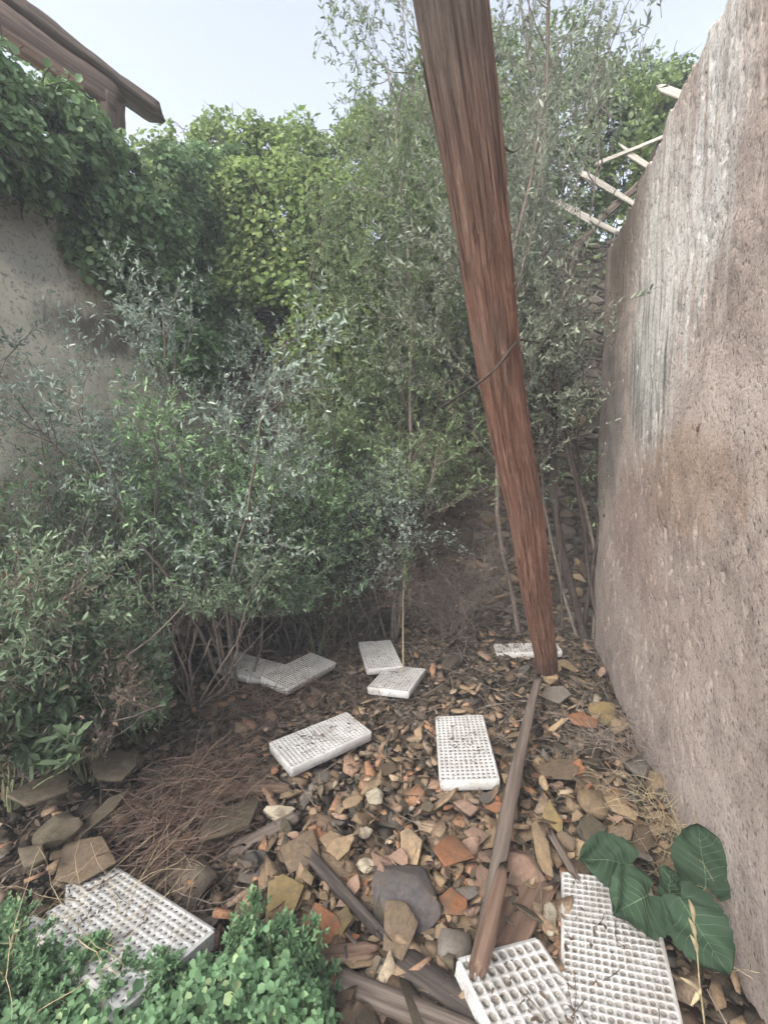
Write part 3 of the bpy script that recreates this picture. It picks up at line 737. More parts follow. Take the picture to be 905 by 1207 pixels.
# ------------------------------------------------------------------ polystyrene trays
def tray_mesh(w_, l_, h, nx, ny, hole, sides=8, depth=0.03, border=0.012, broken=None, seed=0, taper=0.6):
    """top at z=h. mats: 0 foam, 1 cell bottom"""
    rg = np.random.default_rng(seed); V = []; F4 = []; F3 = []; mi4 = []; mi3 = []
    cw, cl = (w_ - 2 * border) / nx, (l_ - 2 * border) / ny
    x0, y0 = -w_ / 2 + border, -l_ / 2 + border
    def add(pts): b = sum(len(v) for v in V); V.append(np.asarray(pts, float)); return b
    th = (np.arange(8)) * np.pi / 4 + np.pi / 4 * 1
    unit = np.array([(1, 0), (1, 1), (0, 1), (-1, 1), (-1, 0), (-1, -1), (0, -1), (1, -1)], float)
    circ = np.array([(math.cos(a), math.sin(a)) for a in np.arange(8) * math.pi / 4])
    hw = min(cw, cl) / 2 * hole
    miss = lambda x, y: broken is not None and broken(x, y)
    for iy in range(ny):
        for ix in range(nx):
            cx, cy = x0 + (ix + 0.5) * cw, y0 + (iy + 0.5) * cl
            if miss(cx, cy): continue
            o = unit * np.array([cw / 2, cl / 2]) + (cx, cy)
            if sides == 4: hshape = unit * np.where(np.abs(unit).sum(1, keepdims=True) > 1.5, 0.84, 1.0)
            else: hshape = circ
            c = hshape * hw * rg.uniform(0.96, 1.04) + (cx, cy); d = hshape * hw * taper + (cx, cy)
            zt = h
            b = add(np.concatenate([np.c_[o, np.full(8, zt)], np.c_[c, np.full(8, zt - 0.0008)], np.c_[d, np.full(8, zt - depth)], [[cx, cy, zt - depth - 0.001]]]))
            for k in range(8):
                j = (k + 1) % 8
                F4.append((b + k, b + j, b + 8 + j, b + 8 + k)); mi4.append(0)
                F4.append((b + 8 + k, b + 8 + j, b + 16 + j, b + 16 + k)); mi4.append(1)
                F3.append((b + 16 + k, b + 16 + j, b + 24)); mi3.append(1)
    if broken is None:
        # border frame + rounded edge + sides + bottom
        c = 0.012; r = 0.004
        def loop(ins, z, cc):
            a, bb = w_ / 2 - ins, l_ / 2 - ins
            pts = []
            for sx, sy in ((1, 1), (-1, 1), (-1, -1), (1, -1)):
                for k in range(4):
                    an = (0 if sx > 0 and sy > 0 else 90 if sx < 0 and sy > 0 else 180 if sx < 0 else 270) + k * 30
                    pts.append((sx * (a - cc) + cc * math.cos(R(an)), sy * (bb - cc) + cc * math.sin(R(an)), z))
            return pts
        rings = [loop(border, h, 0.0), loop(r, h, c), loop(0, h - r, c), loop(0.003, r, c), loop(0.006, 0, c)]
        b = add(np.concatenate(rings)); n = 16
        for a in range(len(rings) - 1):
            for k in range(n):
                j = (k + 1) % n; F4.append((b + (a + 1) * n + k, b + (a + 1) * n + j, b + a * n + j, b + a * n + k)); mi4.append(0)
        e = add([[0, 0, 0]]); 
        for k in range(n):
            F3.append((b + 4 * n + (k + 1) % n, b + 4 * n + k, e)); mi3.append(0)
    else:
        # walls round every surviving cell whose neighbour is gone, plus underside
        for iy in range(ny):
            for ix in range(nx):
                cx, cy = x0 + (ix + 0.5) * cw, y0 + (iy + 0.5) * cl
                if miss(cx, cy): continue
                a, b2, c2, d2 = (cx - cw / 2, cy - cl / 2), (cx + cw / 2, cy - cl / 2), (cx + cw / 2, cy + cl / 2), (cx - cw / 2, cy + cl / 2)
                b = add([(*a, 0), (*b2, 0), (*c2, 0), (*d2, 0)]); F4.append((b + 3, b + 2, b + 1, b)); mi4.append(0)
                for (p, q, dx, dy) in ((a, b2, 0, -1), (b2, c2, 1, 0), (c2, d2, 0, 1), (d2, a, -1, 0)):
                    jx, jy = ix + dx, iy + dy
                    edge = jx < 0 or jy < 0 or jx >= nx or jy >= ny
                    if edge or miss(cx + dx * cw, cy + dy * cl):
                        g = border if edge else 0.0; jit = 0 if edge else 0.004
                        P = [(p[0] + dx * g, p[1] + dy * g), (q[0] + dx * g, q[1] + dy * g)]
                        if g:
                            e = add([(*p, h), (*q, h), (*P[1], h - 0.003), (*P[0], h - 0.003)]); F4.append((e, e + 3, e + 2, e + 1)); mi4.append(0)
                        e = add([(*P[0], 0), (*P[1], 0), (P[1][0] + rg.normal(0, jit), P[1][1] + rg.normal(0, jit), h - (0.003 if g else 0)), (P[0][0] + rg.normal(0, jit), P[0][1] + rg.normal(0, jit), h - (0.003 if g else 0))])
                        F4.append((e, e + 1, e + 2, e + 3)); mi4.append(0)
    return mesh_np('tray', np.concatenate(V), [np.array(F4), np.array(F3)], False, np.array(mi4 + mi3))
TG = 'polystyrene seedling trays lying on the rubble'
def tray(label, top, rot, size, cells, hole, sides, depth, matb, taper=0.6, broken=None, seed=0, h=0.05):
    """top: centre of the upper face; rot: degrees; the long axis is local y"""
    me = tray_mesh(size[0], size[1], h, cells[0], cells[1], hole, sides, depth, 0.009, broken, seed, taper)
    o = obj('seedling_tray', me, [M['tray'], M[matb]]); e = Euler([R(a) for a in rot], 'XYZ'); o.rotation_euler = e
    o.location = Vector(top) - e.to_matrix() @ Vector((0, 0, h))
    return tag(o, label, 'tray', TG)
tray('white tray at the far left of the overlapping pair beside the bushes', (-1.022, 3.212, 0.114), (2.4, -2.8, 65.6), (0.27, 0.555), (12, 24), 0.42, 8, 0.02, 'tray_hole', seed=1)
tray('shorter tray overlapping the right end of the leftmost flat tray', (-0.585, 3.054, 0.15), (-2.2, 6.9, -30), (0.245, 0.53), (11, 22), 0.5, 4, 0.02, 'tray_hole', seed=2)
tray('tray fragment propped behind another one at the foot of the thin sapling', (-0.035, 3.393, 0.125), (4, 0.1, 10.8), (0.271, 0.46), (12, 20), 0.42, 8, 0.02, 'tray_hole', seed=3)
tray('half tray with dark leaf litter on it right in front of the sapling', (0.093, 3.009, 0.11), (-1.4, -4, -21), (0.294, 0.399), (12, 16), 0.42, 8, 0.02, 'tray_hole', seed=4)
tray('clean white tray tilted up alone in the middle of the floor', (-0.331, 2.289, 0.115), (0.5, 1.8, -51.7), (0.254, 0.488), (12, 23), 0.42, 4, 0.008, 'tray_soil_shade', seed=5, h=0.052)
tray('white tray with rows of small holes left of the split plank', (0.417, 2.253, 0.098), (0.1, -5, -4.5), (0.279, 0.569), (11, 21), 0.42, 8, 0.025, 'tray_hole', seed=6, h=0.052)
tray('white tray seen edge on behind the foot of the leaning trunk', (1.18, 3.62, 0.085), (-4, 0, 84), (0.2, 0.52), (8, 20), 0.42, 8, 0.02, 'tray_hole', seed=7)
tray('broken tray with drainage holes half buried under the green plant', (-0.821, 1.263, 0.15), (-3.6, 10, 60), (0.29, 0.57), (12, 24), 0.34, 8, 0.02, 'tray_hole', seed=8,
     broken=lambda x, y: y > 0.235 + 0.025 * math.sin(x * 31) + 0.02 * math.sin(x * 83 + 1) + x * 0.25)
tray('broken open-cell tray under the lower end of the split plank', (0.425, 0.999, 0.095), (1.1, 8, 20), (0.29, 0.5), (9, 15), 0.78, 8, 0.034, 'tray_soil_shade', seed=9, taper=0.88, h=0.06,
     broken=lambda x, y: (x + 0.145) * 0.9 + (y + 0.25) < 0.16)
tray('small perforated foam offcut lying on the broken open-cell tray', (0.49, 0.975, 0.118), (2, 9, 14), (0.08, 0.17), (4, 9), 0.4, 8, 0.01, 'tray_hole', seed=10, h=0.014, broken=lambda x, y: y - x * 1.2 > 0.075)
tray('large intact tray of square cells beneath the broad green leaves', (0.678, 1.228, 0.095), (-3, -11, -21), (0.29, 0.57), (13, 25), 0.76, 8, 0.02, 'tray_soil_shade', seed=11, taper=0.8, h=0.06)

def tray_litter():
    rg = np.random.default_rng(61); PP, tw = [], []
    for o in [q for q in C.objects if q.name.startswith('seedling_tray')]:
        m = np.array(Matrix.LocRotScale(o.location, o.rotation_euler, None)); co = np.array([v.co[:] for v in o.data.vertices]); hi = co.max(0); lo = co.min(0)
        for k_, arr in ((34, PP), (9, tw)):
            q = np.stack([rg.normal(0, 0.5, k_).clip(-1, 1) * hi[0] * 0.9, rg.normal(0.1, 0.5, k_).clip(-1, 1) * hi[1] * 0.9, np.full(k_, hi[2] + 0.003)], -1); arr.append(q @ m[:3, :3].T + m[:3, 3])
    P = np.concatenate(PP); n = len(P); L = rg.uniform(0.008, 0.028, n)
    V, F = leaves(P, rg.normal(0, 1, (n, 3)) * np.array([1, 1, 0.15]), nrm(np.array([0, 0, 1.0]) + rg.normal(0, 0.25, (n, 3))), L, L * rg.uniform(0.25, 0.5, n), 0.1, 0.05)
    P = np.concatenate(tw); n = len(P); Ls = walk(P, rg.normal(0, 1, (n, 3)) * np.array([1, 1, 0.03]), rg.uniform(0.03, 0.12, n), 5, 0.12, 0.0, rg)
    V2, F2 = tubes(Ls, np.full((n, 6), 0.0011), 4); V, F = merge([(V, F), (V2, F2)])
    o = obj('tray_litter', mesh_np('tray_litter', V, F), M['litter']); o['kind'] = 'stuff'; o['label'] = 'dead leaves and bits of twig lying on the trays'
tray_litter()
# ------------------------------------------------------------------ boards on the floor
timber('split_plank', atZ(634, 800, 0.16), atZ(566, 1142, 0.155), 0.048, 0.038, 'wood_grey', 101, 'long split plank running from the trunk foot to the broken tray', 'plank', taper=1.3, split=0.03)
timber('dark_lath', atZ(592, 1030, 0.175), atZ(562, 1146, 0.17), 0.05, 0.028, 'wood_brown', 121, 'dark brown board overlapping the lower end of the split plank', 'board', taper=1.0, split=0.02)
timber('board', atZ(632, 1040, 0.06), atZ(590, 1118, 0.07), 0.17, 0.025, 'wood_brown', 102, 'wide brown board end lying under the split plank', 'board')
timber('charred_batten', atZ(368, 1012, 0.09), atZ(450, 1102, 0.10), 0.045, 0.035, 'wood_char', 103, 'short charred batten left of the dark round stone', 'batten')
timber('weathered_board', atZ(382, 1150, 0.07), atZ(570, 1222, 0.08), 0.06, 0.03, 'wood_grey', 104, 'pale weathered board at the bottom edge beside the green plant', 'board')
timber('charred_log', atZ(462, 1128, 0.06), atZ(600, 1225, 0.05), 0.085, 0.05, 'wood_char', 105, 'black charred log just above the pale weathered board', 'log')
timber('wood_block', atZ(372, 1130, 0.06), atZ(440, 1122, 0.07), 0.06, 0.04, 'wood_brown', 106, 'stubby block of wood right of the green plant', 'wood block')
timber('dark_board', atZ(262, 930, 0.07), atZ(345, 930, 0.06), 0.07, 0.03, 'wood_brown', 107, 'dark board just below the clean tilted tray', 'board')
timber('long_stone_slab', atZ(280, 1000, 0.06), atZ(352, 962, 0.06), 0.07, 0.03, 'wood_grey', 108, 'grey weathered lath below the flat mossy tile', 'lath')
timber('dark_plank', atZ(50, 912, 0.24), atZ(84, 896, 0.25), 0.05, 0.02, 'wood_grey', 109, 'grey plank end sticking out under the left bushes', 'plank')
timber('dark_plank', atZ(560, 1075, 0.02), atZ(655, 985, 0.03), 0.04, 0.03, 'wood_char', 110, 'thin black stick crossing under the split plank', 'stick')
timber('wood_sliver', atZ(650, 985, 0.08), atZ(676, 1030, 0.07), 0.035, 0.02, 'wood_grey', 111, 'grey wood sliver above the large tray', 'sliver')

# ------------------------------------------------------------------ rubble, picked out one by one
rg_r = np.random.default_rng(99)
SHARDS = [shard_mesh(rg_r, 'shard', 0.0, rg_r.uniform(0.06, 0.15)) for _ in range(18)]
CURVED = [shard_mesh(rg_r, 'tile', rg_r.uniform(0.03, 0.15), 0.06) for _ in range(12)]
STONES = [stone_mesh(rg_r, 2, 'stone') for _ in range(14)]
def round_mesh(rg):
    V, F = ico(3); V = V * (1 + 0.16 * fbm(V, 1.1, 3, int(rg.integers(999))))[:, None]
    for _ in range(9):
        n_ = nrm(rg.normal(0, 1, 3)); d_ = rg.uniform(0.5, 0.8); q_ = V @ n_; V = V - np.where(q_ > d_, q_ - d_, 0)[:, None] * n_
    return mesh_np('stone', V / np.abs(V).max(0) + rg.normal(0, 0.012, V.shape), F, False)
ROUND = [round_mesh(rg_r) for _ in range(3)]
def rubble(name, px, py, wpx, hpx, kind, matk, label, cat, z=0.05, yaw=None, tilt=(0, 0), asp=None, group=None):
    c = atZ(px, py, z); s = np.linalg.norm(c - np.array([0, 0, CAM_H])) / FPX
    rx = wpx * 0.5 * s
    pool = ROUND if name in ('dark_stone', 'pot_shard', 'round_stone') else {'shard': SHARDS, 'tile': CURVED, 'stone': STONES}[kind]
    o = bpy.data.objects.new(name, pool[int(rg_r.integers(len(pool)))]); C.objects.link(o)
    # depth extent from the foreshortened height of the piece
    vfac = (CAM_H - z) / np.linalg.norm(c - np.array([0, 0, CAM_H]))
    wpx, hpx = wpx * 0.9, hpx * 0.9; rx *= 0.9
    ry = hpx * 0.5 * s / max(vfac, 0.3) * (0.66 if kind == 'stone' else 0.8)
    flat = 0.55 if name == 'dark_stone' else 1.0
    rz = flat * {'shard': 0.75 * min(rx, ry), 'tile': min(rx, ry), 'stone': min(rx, ry) * 0.62}[kind]
    o.location = tuple(c); o.scale = (rx, ry * (1.2 if kind != 'stone' else 1.0), rz)
    o.rotation_euler = (tilt[0], tilt[1], rg_r.uniform(-0.4, 0.4) if yaw is None else yaw)
    slot_mat(o, matk); return tag(o, label, cat, group)
FEAT = [
 ('dark_stone', 482, 1055, 74, 76, 'stone', 'dark', 'large rounded charcoal stone in the lower middle of the floor', 'stone', 0.07),
 ('mottled_shard', 470, 1092, 42, 54, 'shard', 'brown', 'mottled brown shard leaning on the charcoal stone', 'shard', 0.10),
 ('tile_fragment', 531, 1066, 32, 46, 'tile', 'orange', 'orange tile piece just right of the charcoal stone', 'tile'),
 ('tile_fragment', 380, 1093, 52, 34, 'shard', 'orange', 'bright orange triangular tile piece beside the green plant', 'tile', 0.08),
 ('cream_stone', 402, 1084, 24, 40, 'shard', 'yellow', 'cream stone between orange tile piece and charred batten', 'stone', 0.08),
 ('ochre_slab', 334, 1060, 54, 48, 'shard', 'yellow', 'ochre slab at the top of the green plant', 'slab', 0.08),
 ('roof_tile', 272, 962, 62, 66, 'shard', 'mossy', 'flat mossy roof tile in front of the dry twigs', 'tile', 0.10),
 ('pale_stone', 329, 957, 36, 18, 'stone', 'pale', 'flat cream stone right of the mossy roof tile', 'stone', 0.08),
 ('pale_stone', 432, 1021, 26, 16, 'stone', 'pale', 'small white stone above the charcoal stone', 'stone', 0.07),
 ('pale_stone', 443, 941, 24, 30, 'stone', 'pale', 'cracked pale lump left below the tray with small holes', 'stone', 0.08),
 ('pale_stone', 431, 978, 18, 20, 'stone', 'pale', 'small pinkish white stone above the tan block', 'stone', 0.07),
 ('clay_block', 484, 1000, 34, 38, 'shard', 'tan', 'tan clay block above the charcoal stone', 'brick', 0.08),
 ('tile_fragment', 532, 1005, 46, 52, 'tile', 'orange', 'brown-orange curved tile left of the split plank', 'tile', 0.10),
 ('tile_fragment', 551, 952, 36, 40, 'shard', 'pink', 'dull red tile shard just below the tray with small holes', 'tile', 0.08),
 ('tile_fragment', 560, 985, 30, 34, 'tile', 'pink', 'pinkish tile ridge against the split plank', 'tile', 0.09),
 ('tile_fragment', 578, 1012, 34, 18, 'shard', 'pink', 'thin pink slab tucked under the split plank', 'tile', 0.07),
 ('broken_brick', 728, 951, 52, 30, 'shard', 'tan', 'tan brick half lying near the right wall', 'brick', 0.09),
 ('mortar_lump', 690, 945, 44, 40, 'stone', 'tan', 'lump of tan mortar left of the brick half', 'mortar', 0.08),
 ('tile_fragment', 662, 908, 56, 28, 'tile', 'brown', 'large brown tile fragment right of the split plank', 'tile', 0.09),
 ('tile_fragment', 692, 976, 40, 30, 'shard', 'mossy', 'grey-green tile shard above the broad leaves', 'tile', 0.08),
 ('pot_shard', 615, 1026, 52, 44, 'stone', 'pink', 'smooth pink rounded pot shard right of the split plank', 'pot', 0.07),
 ('tile_fragment', 682, 850, 44, 24, 'tile', 'orange', 'bright orange tile piece near the foot of the trunk', 'tile', 0.09),
 ('flat_stone', 656, 818, 36, 22, 'shard', 'grey', 'grey flat stone at the foot of the leaning trunk', 'stone', 0.07),
 ('flat_stone', 668, 784, 22, 18, 'shard', 'tan', 'tan stone just right behind the trunk foot', 'stone', 0.06),
 ('limestone_lump', 712, 838, 34, 26, 'stone', 'yellow', 'yellowish lump beside the wall near the orange tile', 'stone', 0.07),
 ('limestone_lump', 726, 858, 30, 18, 'stone', 'tan', 'tan lump below the yellowish one by the wall', 'stone', 0.06),
 ('wall_base_stone', 756, 905, 36, 30, 'stone', 'grey', 'grey stone at the wall foot beside the dry grass', 'stone', 0.06),
 ('wall_base_stone', 771, 925, 30, 30, 'stone', 'tan', 'tan stone touching the right wall above the dry grass', 'stone', 0.07),
 ('wall_base_stone', 792, 940, 26, 26, 'stone', 'grey', 'grey pebble in the angle of wall and floor', 'stone', 0.07),
 ('roof_tile', 137, 905, 56, 34, 'tile', 'mossy', 'brown roof tile lying in the shade under the left bushes', 'tile', 0.24),
 ('roof_tile', 52, 930, 62, 34, 'shard', 'mossy', 'flat brown slab at the left edge under the bushes', 'slab', 0.25),
 ('roof_tile', 195, 915, 70, 30, 'shard', 'mossy', 'brown slab between the shaded roof tile and the twigs', 'slab', 0.14),
 ('round_stone', 72, 975, 44, 34, 'stone', 'mossy', 'rounded olive stone with pale face near the left edge', 'stone', 0.22),
 ('flat_slab', 98, 1012, 62, 36, 'shard', 'brown', 'brown slab just above the broken half-buried tray', 'slab', 0.16),
 ('roof_tile', 122, 958, 28, 48, 'tile', 'mossy', 'upright mossy tile piece left of the dry twigs', 'tile', 0.2),
 ('flat_slab', 40, 1010, 50, 34, 'shard', 'mossy', 'mossy slab at the left edge above the green plant', 'slab', 0.22),
 ('tile_fragment', 352, 1000, 52, 44, 'shard', 'brown', 'reddish brown slab above the ochre slab', 'slab', 0.07),
 ('tile_fragment', 402, 998, 46, 24, 'shard', 'tan', 'tan tile strip left of the cracked pale lump', 'tile', 0.07),
 ('flat_slab', 300, 1020, 36, 40, 'shard', 'grey', 'grey lump left of the reddish brown slab', 'stone', 0.06),
 ('stone_chip', 455, 905, 30, 18, 'shard', 'brown', 'brown chip between the two white trays', 'chip', 0.06),
 ('tile_fragment', 650, 960, 22, 44, 'shard', 'yellow', 'yellow-tan sliver of tile right of the split plank', 'tile', 0.08),
 ('tile_fragment', 640, 1000, 24, 60, 'shard', 'tan', 'long tan tile sliver above the brown board', 'tile', 0.08),
 ('white_chip', 650, 1085, 18, 34, 'stone', 'pale', 'white chip standing left of the large tray', 'stone', 0.06),
 ('stone_lump', 530, 1110, 44, 56, 'stone', 'grey', 'crumbled grey lump right of the leaning mottled shard', 'stone', 0.06),
 ('tile_fragment', 425, 1130, 44, 30, 'shard', 'tan', 'orange-tan slab beside the stubby wood block', 'slab', 0.07),
 ('stone_lump', 495, 1150, 24, 30, 'stone', 'pink', 'small pink lump above the charred log', 'stone', 0.07),
 ('stone_lump', 240, 1090, 34, 24, 'shard', 'grey', 'grey slab at the right corner of the half-buried tray', 'slab', 0.07),
]
for f in FEAT:
    name, px, py, wp, hp, kind, mk, lab, cat = f[:9]
    rubble(name, px, py, wp, hp, kind, mk, lab, cat, f[9] if len(f) > 9 else 0.06, tilt=(rg_r.uniform(-0.15, 0.35), rg_r.uniform(-0.2, 0.2)))

# loose pieces between them: individual things, each named after the landmark it lies beside
LM = [((289, 785), 'leftmost flat tray'), ((353, 792), 'shorter overlapping tray'), ((468, 800), 'half tray by the sapling'), ((378, 872), 'tilted clean tray'), ((547, 880), 'tray with small holes'),
      ((626, 757), 'edge-on tray'), ((130, 1065), 'half-buried tray'), ((600, 1150), 'open-cell tray'), ((720, 1120), 'large square-celled tray'), ((645, 800), 'trunk foot'), ((600, 960), 'split plank middle'),
      ((582, 1075), 'split plank lower end'), ((623, 850), 'split plank upper end'), ((408, 1055), 'charred batten'), ((520, 1170), 'charred log'), ((460, 1185), 'pale weathered board'), ((482, 1050), 'charcoal stone'),
      ((470, 1095), 'mottled shard'), ((380, 1093), 'triangular orange tile'), ((334, 1060), 'ochre slab'), ((272, 962), 'mossy roof tile'), ((329, 957), 'flat cream stone'), ((443, 941), 'cracked pale lump'),
      ((484, 1000), 'tan clay block'), ((532, 1005), 'brown-orange curved tile'), ((551, 952), 'dull red shard'), ((728, 951), 'brick half'), ((662, 908), 'large brown tile'), ((692, 976), 'grey-green shard'),
      ((615, 1026), 'pink pot shard'), ((682, 850), 'orange tile by the trunk'), ((712, 838), 'yellowish lump'), ((756, 905), 'grey wall-foot stone'), ((137, 905), 'shaded roof tile'), ((72, 975), 'olive round stone'),
      ((205, 980), 'dry twig heap'), ((330, 835), 'dark twig pile'), ((352, 1000), 'reddish brown slab'), ((625, 1080), 'brown board end'), ((530, 1110), 'crumbled grey lump'), ((240, 1090), 'grey corner slab'), ((770, 985), 'straw tuft')]
CW = {'tan': 'tan', 'orange': 'orange', 'brown': 'brown', 'pink': 'pinkish', 'pale': 'pale', 'grey': 'grey', 'mossy': 'olive-brown', 'dark': 'dark'}
KW = {'shard': 'tile shard', 'tile': 'curved tile shard', 'stone': 'stone'}
TRAYS = [((289, 785), 58, 24), ((353, 792), 46, 26), ((447, 772), 30, 20), ((468, 800), 40, 20), ((378, 872), 66, 40), ((547, 880), 46, 52), ((626, 757), 44, 14), ((140, 1078), 112, 60), ((612, 1165), 76, 70), ((728, 1130), 80, 110)]
wall_x = lambda Y: 0.68 + 0.307 * Y
n = 0; tries = 0; seen = {}
while n < 640 and tries < 30000:
    tries += 1
    px, py = rg_r.uniform(-10, 820), 775 + 450 * rg_r.random()
    if px < 240 and py < 870: continue
    c = atZ(px, py, 0.04)
    if c[0] > wall_x(c[1]) - 0.05 or c[1] > 4.2: continue
    if any(abs(px - a[0]) < b and abs(py - a[1]) < d for a, b, d in TRAYS): continue
    mid = math.exp(-((px - 520) / 190) ** 2 - ((py - 1000) / 110) ** 2)
    if px > 690 and py > 1010: continue
    if px < 330 and py > 1110: continue
    if px < 320 and rg_r.random() < 0.45: continue
    ws = rg_r.choice([0.016, 0.023, 0.032, 0.044, 0.064], p=[0.08, 0.24, 0.33, 0.22, 0.13])
    kind = str(rg_r.choice(['shard', 'tile', 'stone'], p=[0.46, 0.3, 0.24]))
    if px < 330: mk = rg_r.choice(['mossy', 'brown', 'grey'], p=[0.5, 0.35, 0.15])
    else:
        pr = np.array([0.28 + 0.4 * mid, 0.03 + 0.12 * mid, 0.33 - 0.1 * mid, 0.04 + 0.12 * mid, 0.04, 0.14, 0.18 - 0.12 * mid]); pr /= pr.sum()
        mk = rg_r.choice(['tan', 'orange', 'brown', 'pink', 'pale', 'grey', 'mossy'], p=pr)
    mk = str(mk)
    if mk == 'pale' and ws > 0.04: ws = 0.028
    z = 0.03 + rg_r.uniform(0, 0.05) + float(np.clip((-c[0] - 1.1) * 0.16, 0, 0.22))
    (lx, ly), lname = min(LM, key=lambda q: (q[0][0] - px) ** 2 + (1.5 * (q[0][1] - py)) ** 2)
    dx, dy = px - lx, 1.3 * (py - ly)
    where = ('right of' if dx > 0 else 'left of') if abs(dx) > abs(dy) else ('in front of' if dy > 0 else 'behind')
    size = 'tiny' if ws < 0.02 else 'small' if ws < 0.03 else 'palm-sized' if ws < 0.05 else 'large'
    near = 'just ' if math.hypot(dx, dy) < 38 else ''
    lab = f"{size} {CW[mk]} {KW[kind]} {near}{where} the {lname}"
    if len(lab.split()) < 4: lab = 'loose ' + lab
    if lab in seen: continue
    seen[lab] = 1
    c = atZ(px, py, z)
    pool = {'shard': SHARDS, 'tile': CURVED, 'stone': STONES}[kind]
    o = bpy.data.objects.new(KW[kind].replace(' ', '_'), pool[int(rg_r.integers(len(pool)))]); C.objects.link(o)
    o.location = tuple(c); o.scale = (ws * rg_r.uniform(0.8, 1.45), ws * rg_r.uniform(0.6, 1.0), ws * rg_r.uniform(0.45, 0.8))
    tl = 0.42 if kind != 'stone' else 0.5
    o.rotation_euler = (rg_r.normal(0, tl), rg_r.normal(0, tl), rg_r.uniform(0, 6.28))
    slot_mat(o, mk); tag(o, lab, 'stone' if kind == 'stone' else 'tile shard', f"{CW[mk]} {KW[kind]}s loose in the rubble")
    n += 1

# grit and leaf litter nobody could count
def scatter_pts(n, rg, ymax=4.45, ymin=0.75):
    y = rg.uniform(ymin, ymax, n); x = rg.uniform(-2.2, 2.0, n)
    k = (x < wall_x(y) - 0.02) & (x > -2.75 + 0.25 * y)
    return np.stack([x[k], y[k], floor_z(x[k], y[k])], -1)
def make_grit():
    rg = np.random.default_rng(17); P = scatter_pts(17000, rg)
    V0, F0 = ICO1; n = len(P)
    # low count stones: octahedra-like from jittered tetra rings
    base = np.array([(1, 0, 0), (0.3, 0.9, 0.1), (-0.8, 0.5, -0.1), (-0.7, -0.6, 0.1), (0.4, -0.9, 0), (0.1, 0.1, 0.7), (0, 0, -0.5)], float)
    f = np.array([(0, 1, 5), (1, 2, 5), (2, 3, 5), (3, 4, 5), (4, 0, 5), (1, 0, 6), (2, 1, 6), (3, 2, 6), (4, 3, 6), (0, 4, 6)])
    s = (rg.gamma(3, 0.0055, n) * np.where(rg.random(n) < 0.16, 2.1, 1.0))[:, None, None]
    V = base[None] + rg.normal(0, 0.25, (n, 7, 3)); a = rg.uniform(0, 6.28, n); ca, sa = np.cos(a)[:, None], np.sin(a)[:, None]
    V[..., 2] *= 0.26
    tx = rg.normal(0, 0.5, (n, 1)); V[..., 2] += V[..., 0] * tx
    V = np.stack([V[..., 0] * ca - V[..., 1] * sa, V[..., 0] * sa + V[..., 1] * ca, V[..., 2]], -1) * s + P[:, None, :] + np.array([0, 0, 0.012])
    F = (np.arange(n)[:, None, None] * 7 + f[None]).reshape(-1, 3)
    m, t, p, out = mat('grit'); N = NT(t)
    rnd = N.n('ShaderNodeNewGeometry').outputs['Random Per Island']
    col = N.ramp(rnd, [(0.0, (0.038, 0.030, 0.022)), (0.4, (0.076, 0.060, 0.043)), (0.65, (0.128, 0.100, 0.072)), (0.85, (0.111, 0.098, 0.083)), (0.95, (0.170, 0.111, 0.072)), (1.0, (0.238, 0.212, 0.170))])
    N.l(N.mix(1.0, col, N.ramp(N.noise(N.coord(), 160, 4), [(0.3, 0.6), (0.7, 1.25)]), 'MULTIPLY'), p.inputs['Base Color'])
    o = obj('grit', mesh_np('grit', V.reshape(-1, 3), F), m); o['kind'] = 'stuff'; o['label'] = 'loose grit and small chips covering the floor'
def make_litter():
    rg = np.random.default_rng(18); P = scatter_pts(20000, rg); n = len(P)
    dens = fbm(P, 1.6, 3, 5); keep = dens + rg.uniform(-0.5, 0.5, n) > -0.12; P = P[keep]; n = len(P)
    D = rg.normal(0, 1, (n, 3)) * np.array([1, 1, 0.35]); Nn = nrm(np.array([0, 0, 1.0]) + rg.normal(0, 0.45, (n, 3)))
    L = rg.uniform(0.015, 0.045, n); V, F = leaves(P + np.array([0, 0, 1]) * rg.uniform(0.01, 0.05, (n, 1)), D, Nn, L, L * rg.uniform(0.25, 0.6, n), 0.2, rg.normal(0, 0.2, (n, 1)))
    o = obj('leaf_litter', mesh_np('leaf_litter', V, F), M['litter']); o['kind'] = 'stuff'; o['label'] = 'brown fallen leaves and bark chips between the rubble'
    # thin fallen twigs
    P = scatter_pts(1100, rg); n = len(P); D = rg.normal(0, 1, (n, 3)) * np.array([1, 1, 0.12])
    Ls = walk(P + np.array([0, 0, 0.05]), D, rg.uniform(0.05, 0.28, n), 5, 0.14, -0.01, rg)
    V, F = tubes(Ls, np.linspace(1, 0.5, 6)[None] * rg.uniform(0.0012, 0.0035, (n, 1)), 4)
    o = obj('twig_litter', mesh_np('twig_litter', V, F), M['twig']); o['kind'] = 'stuff'; o['label'] = 'thin fallen twigs scattered over the floor'
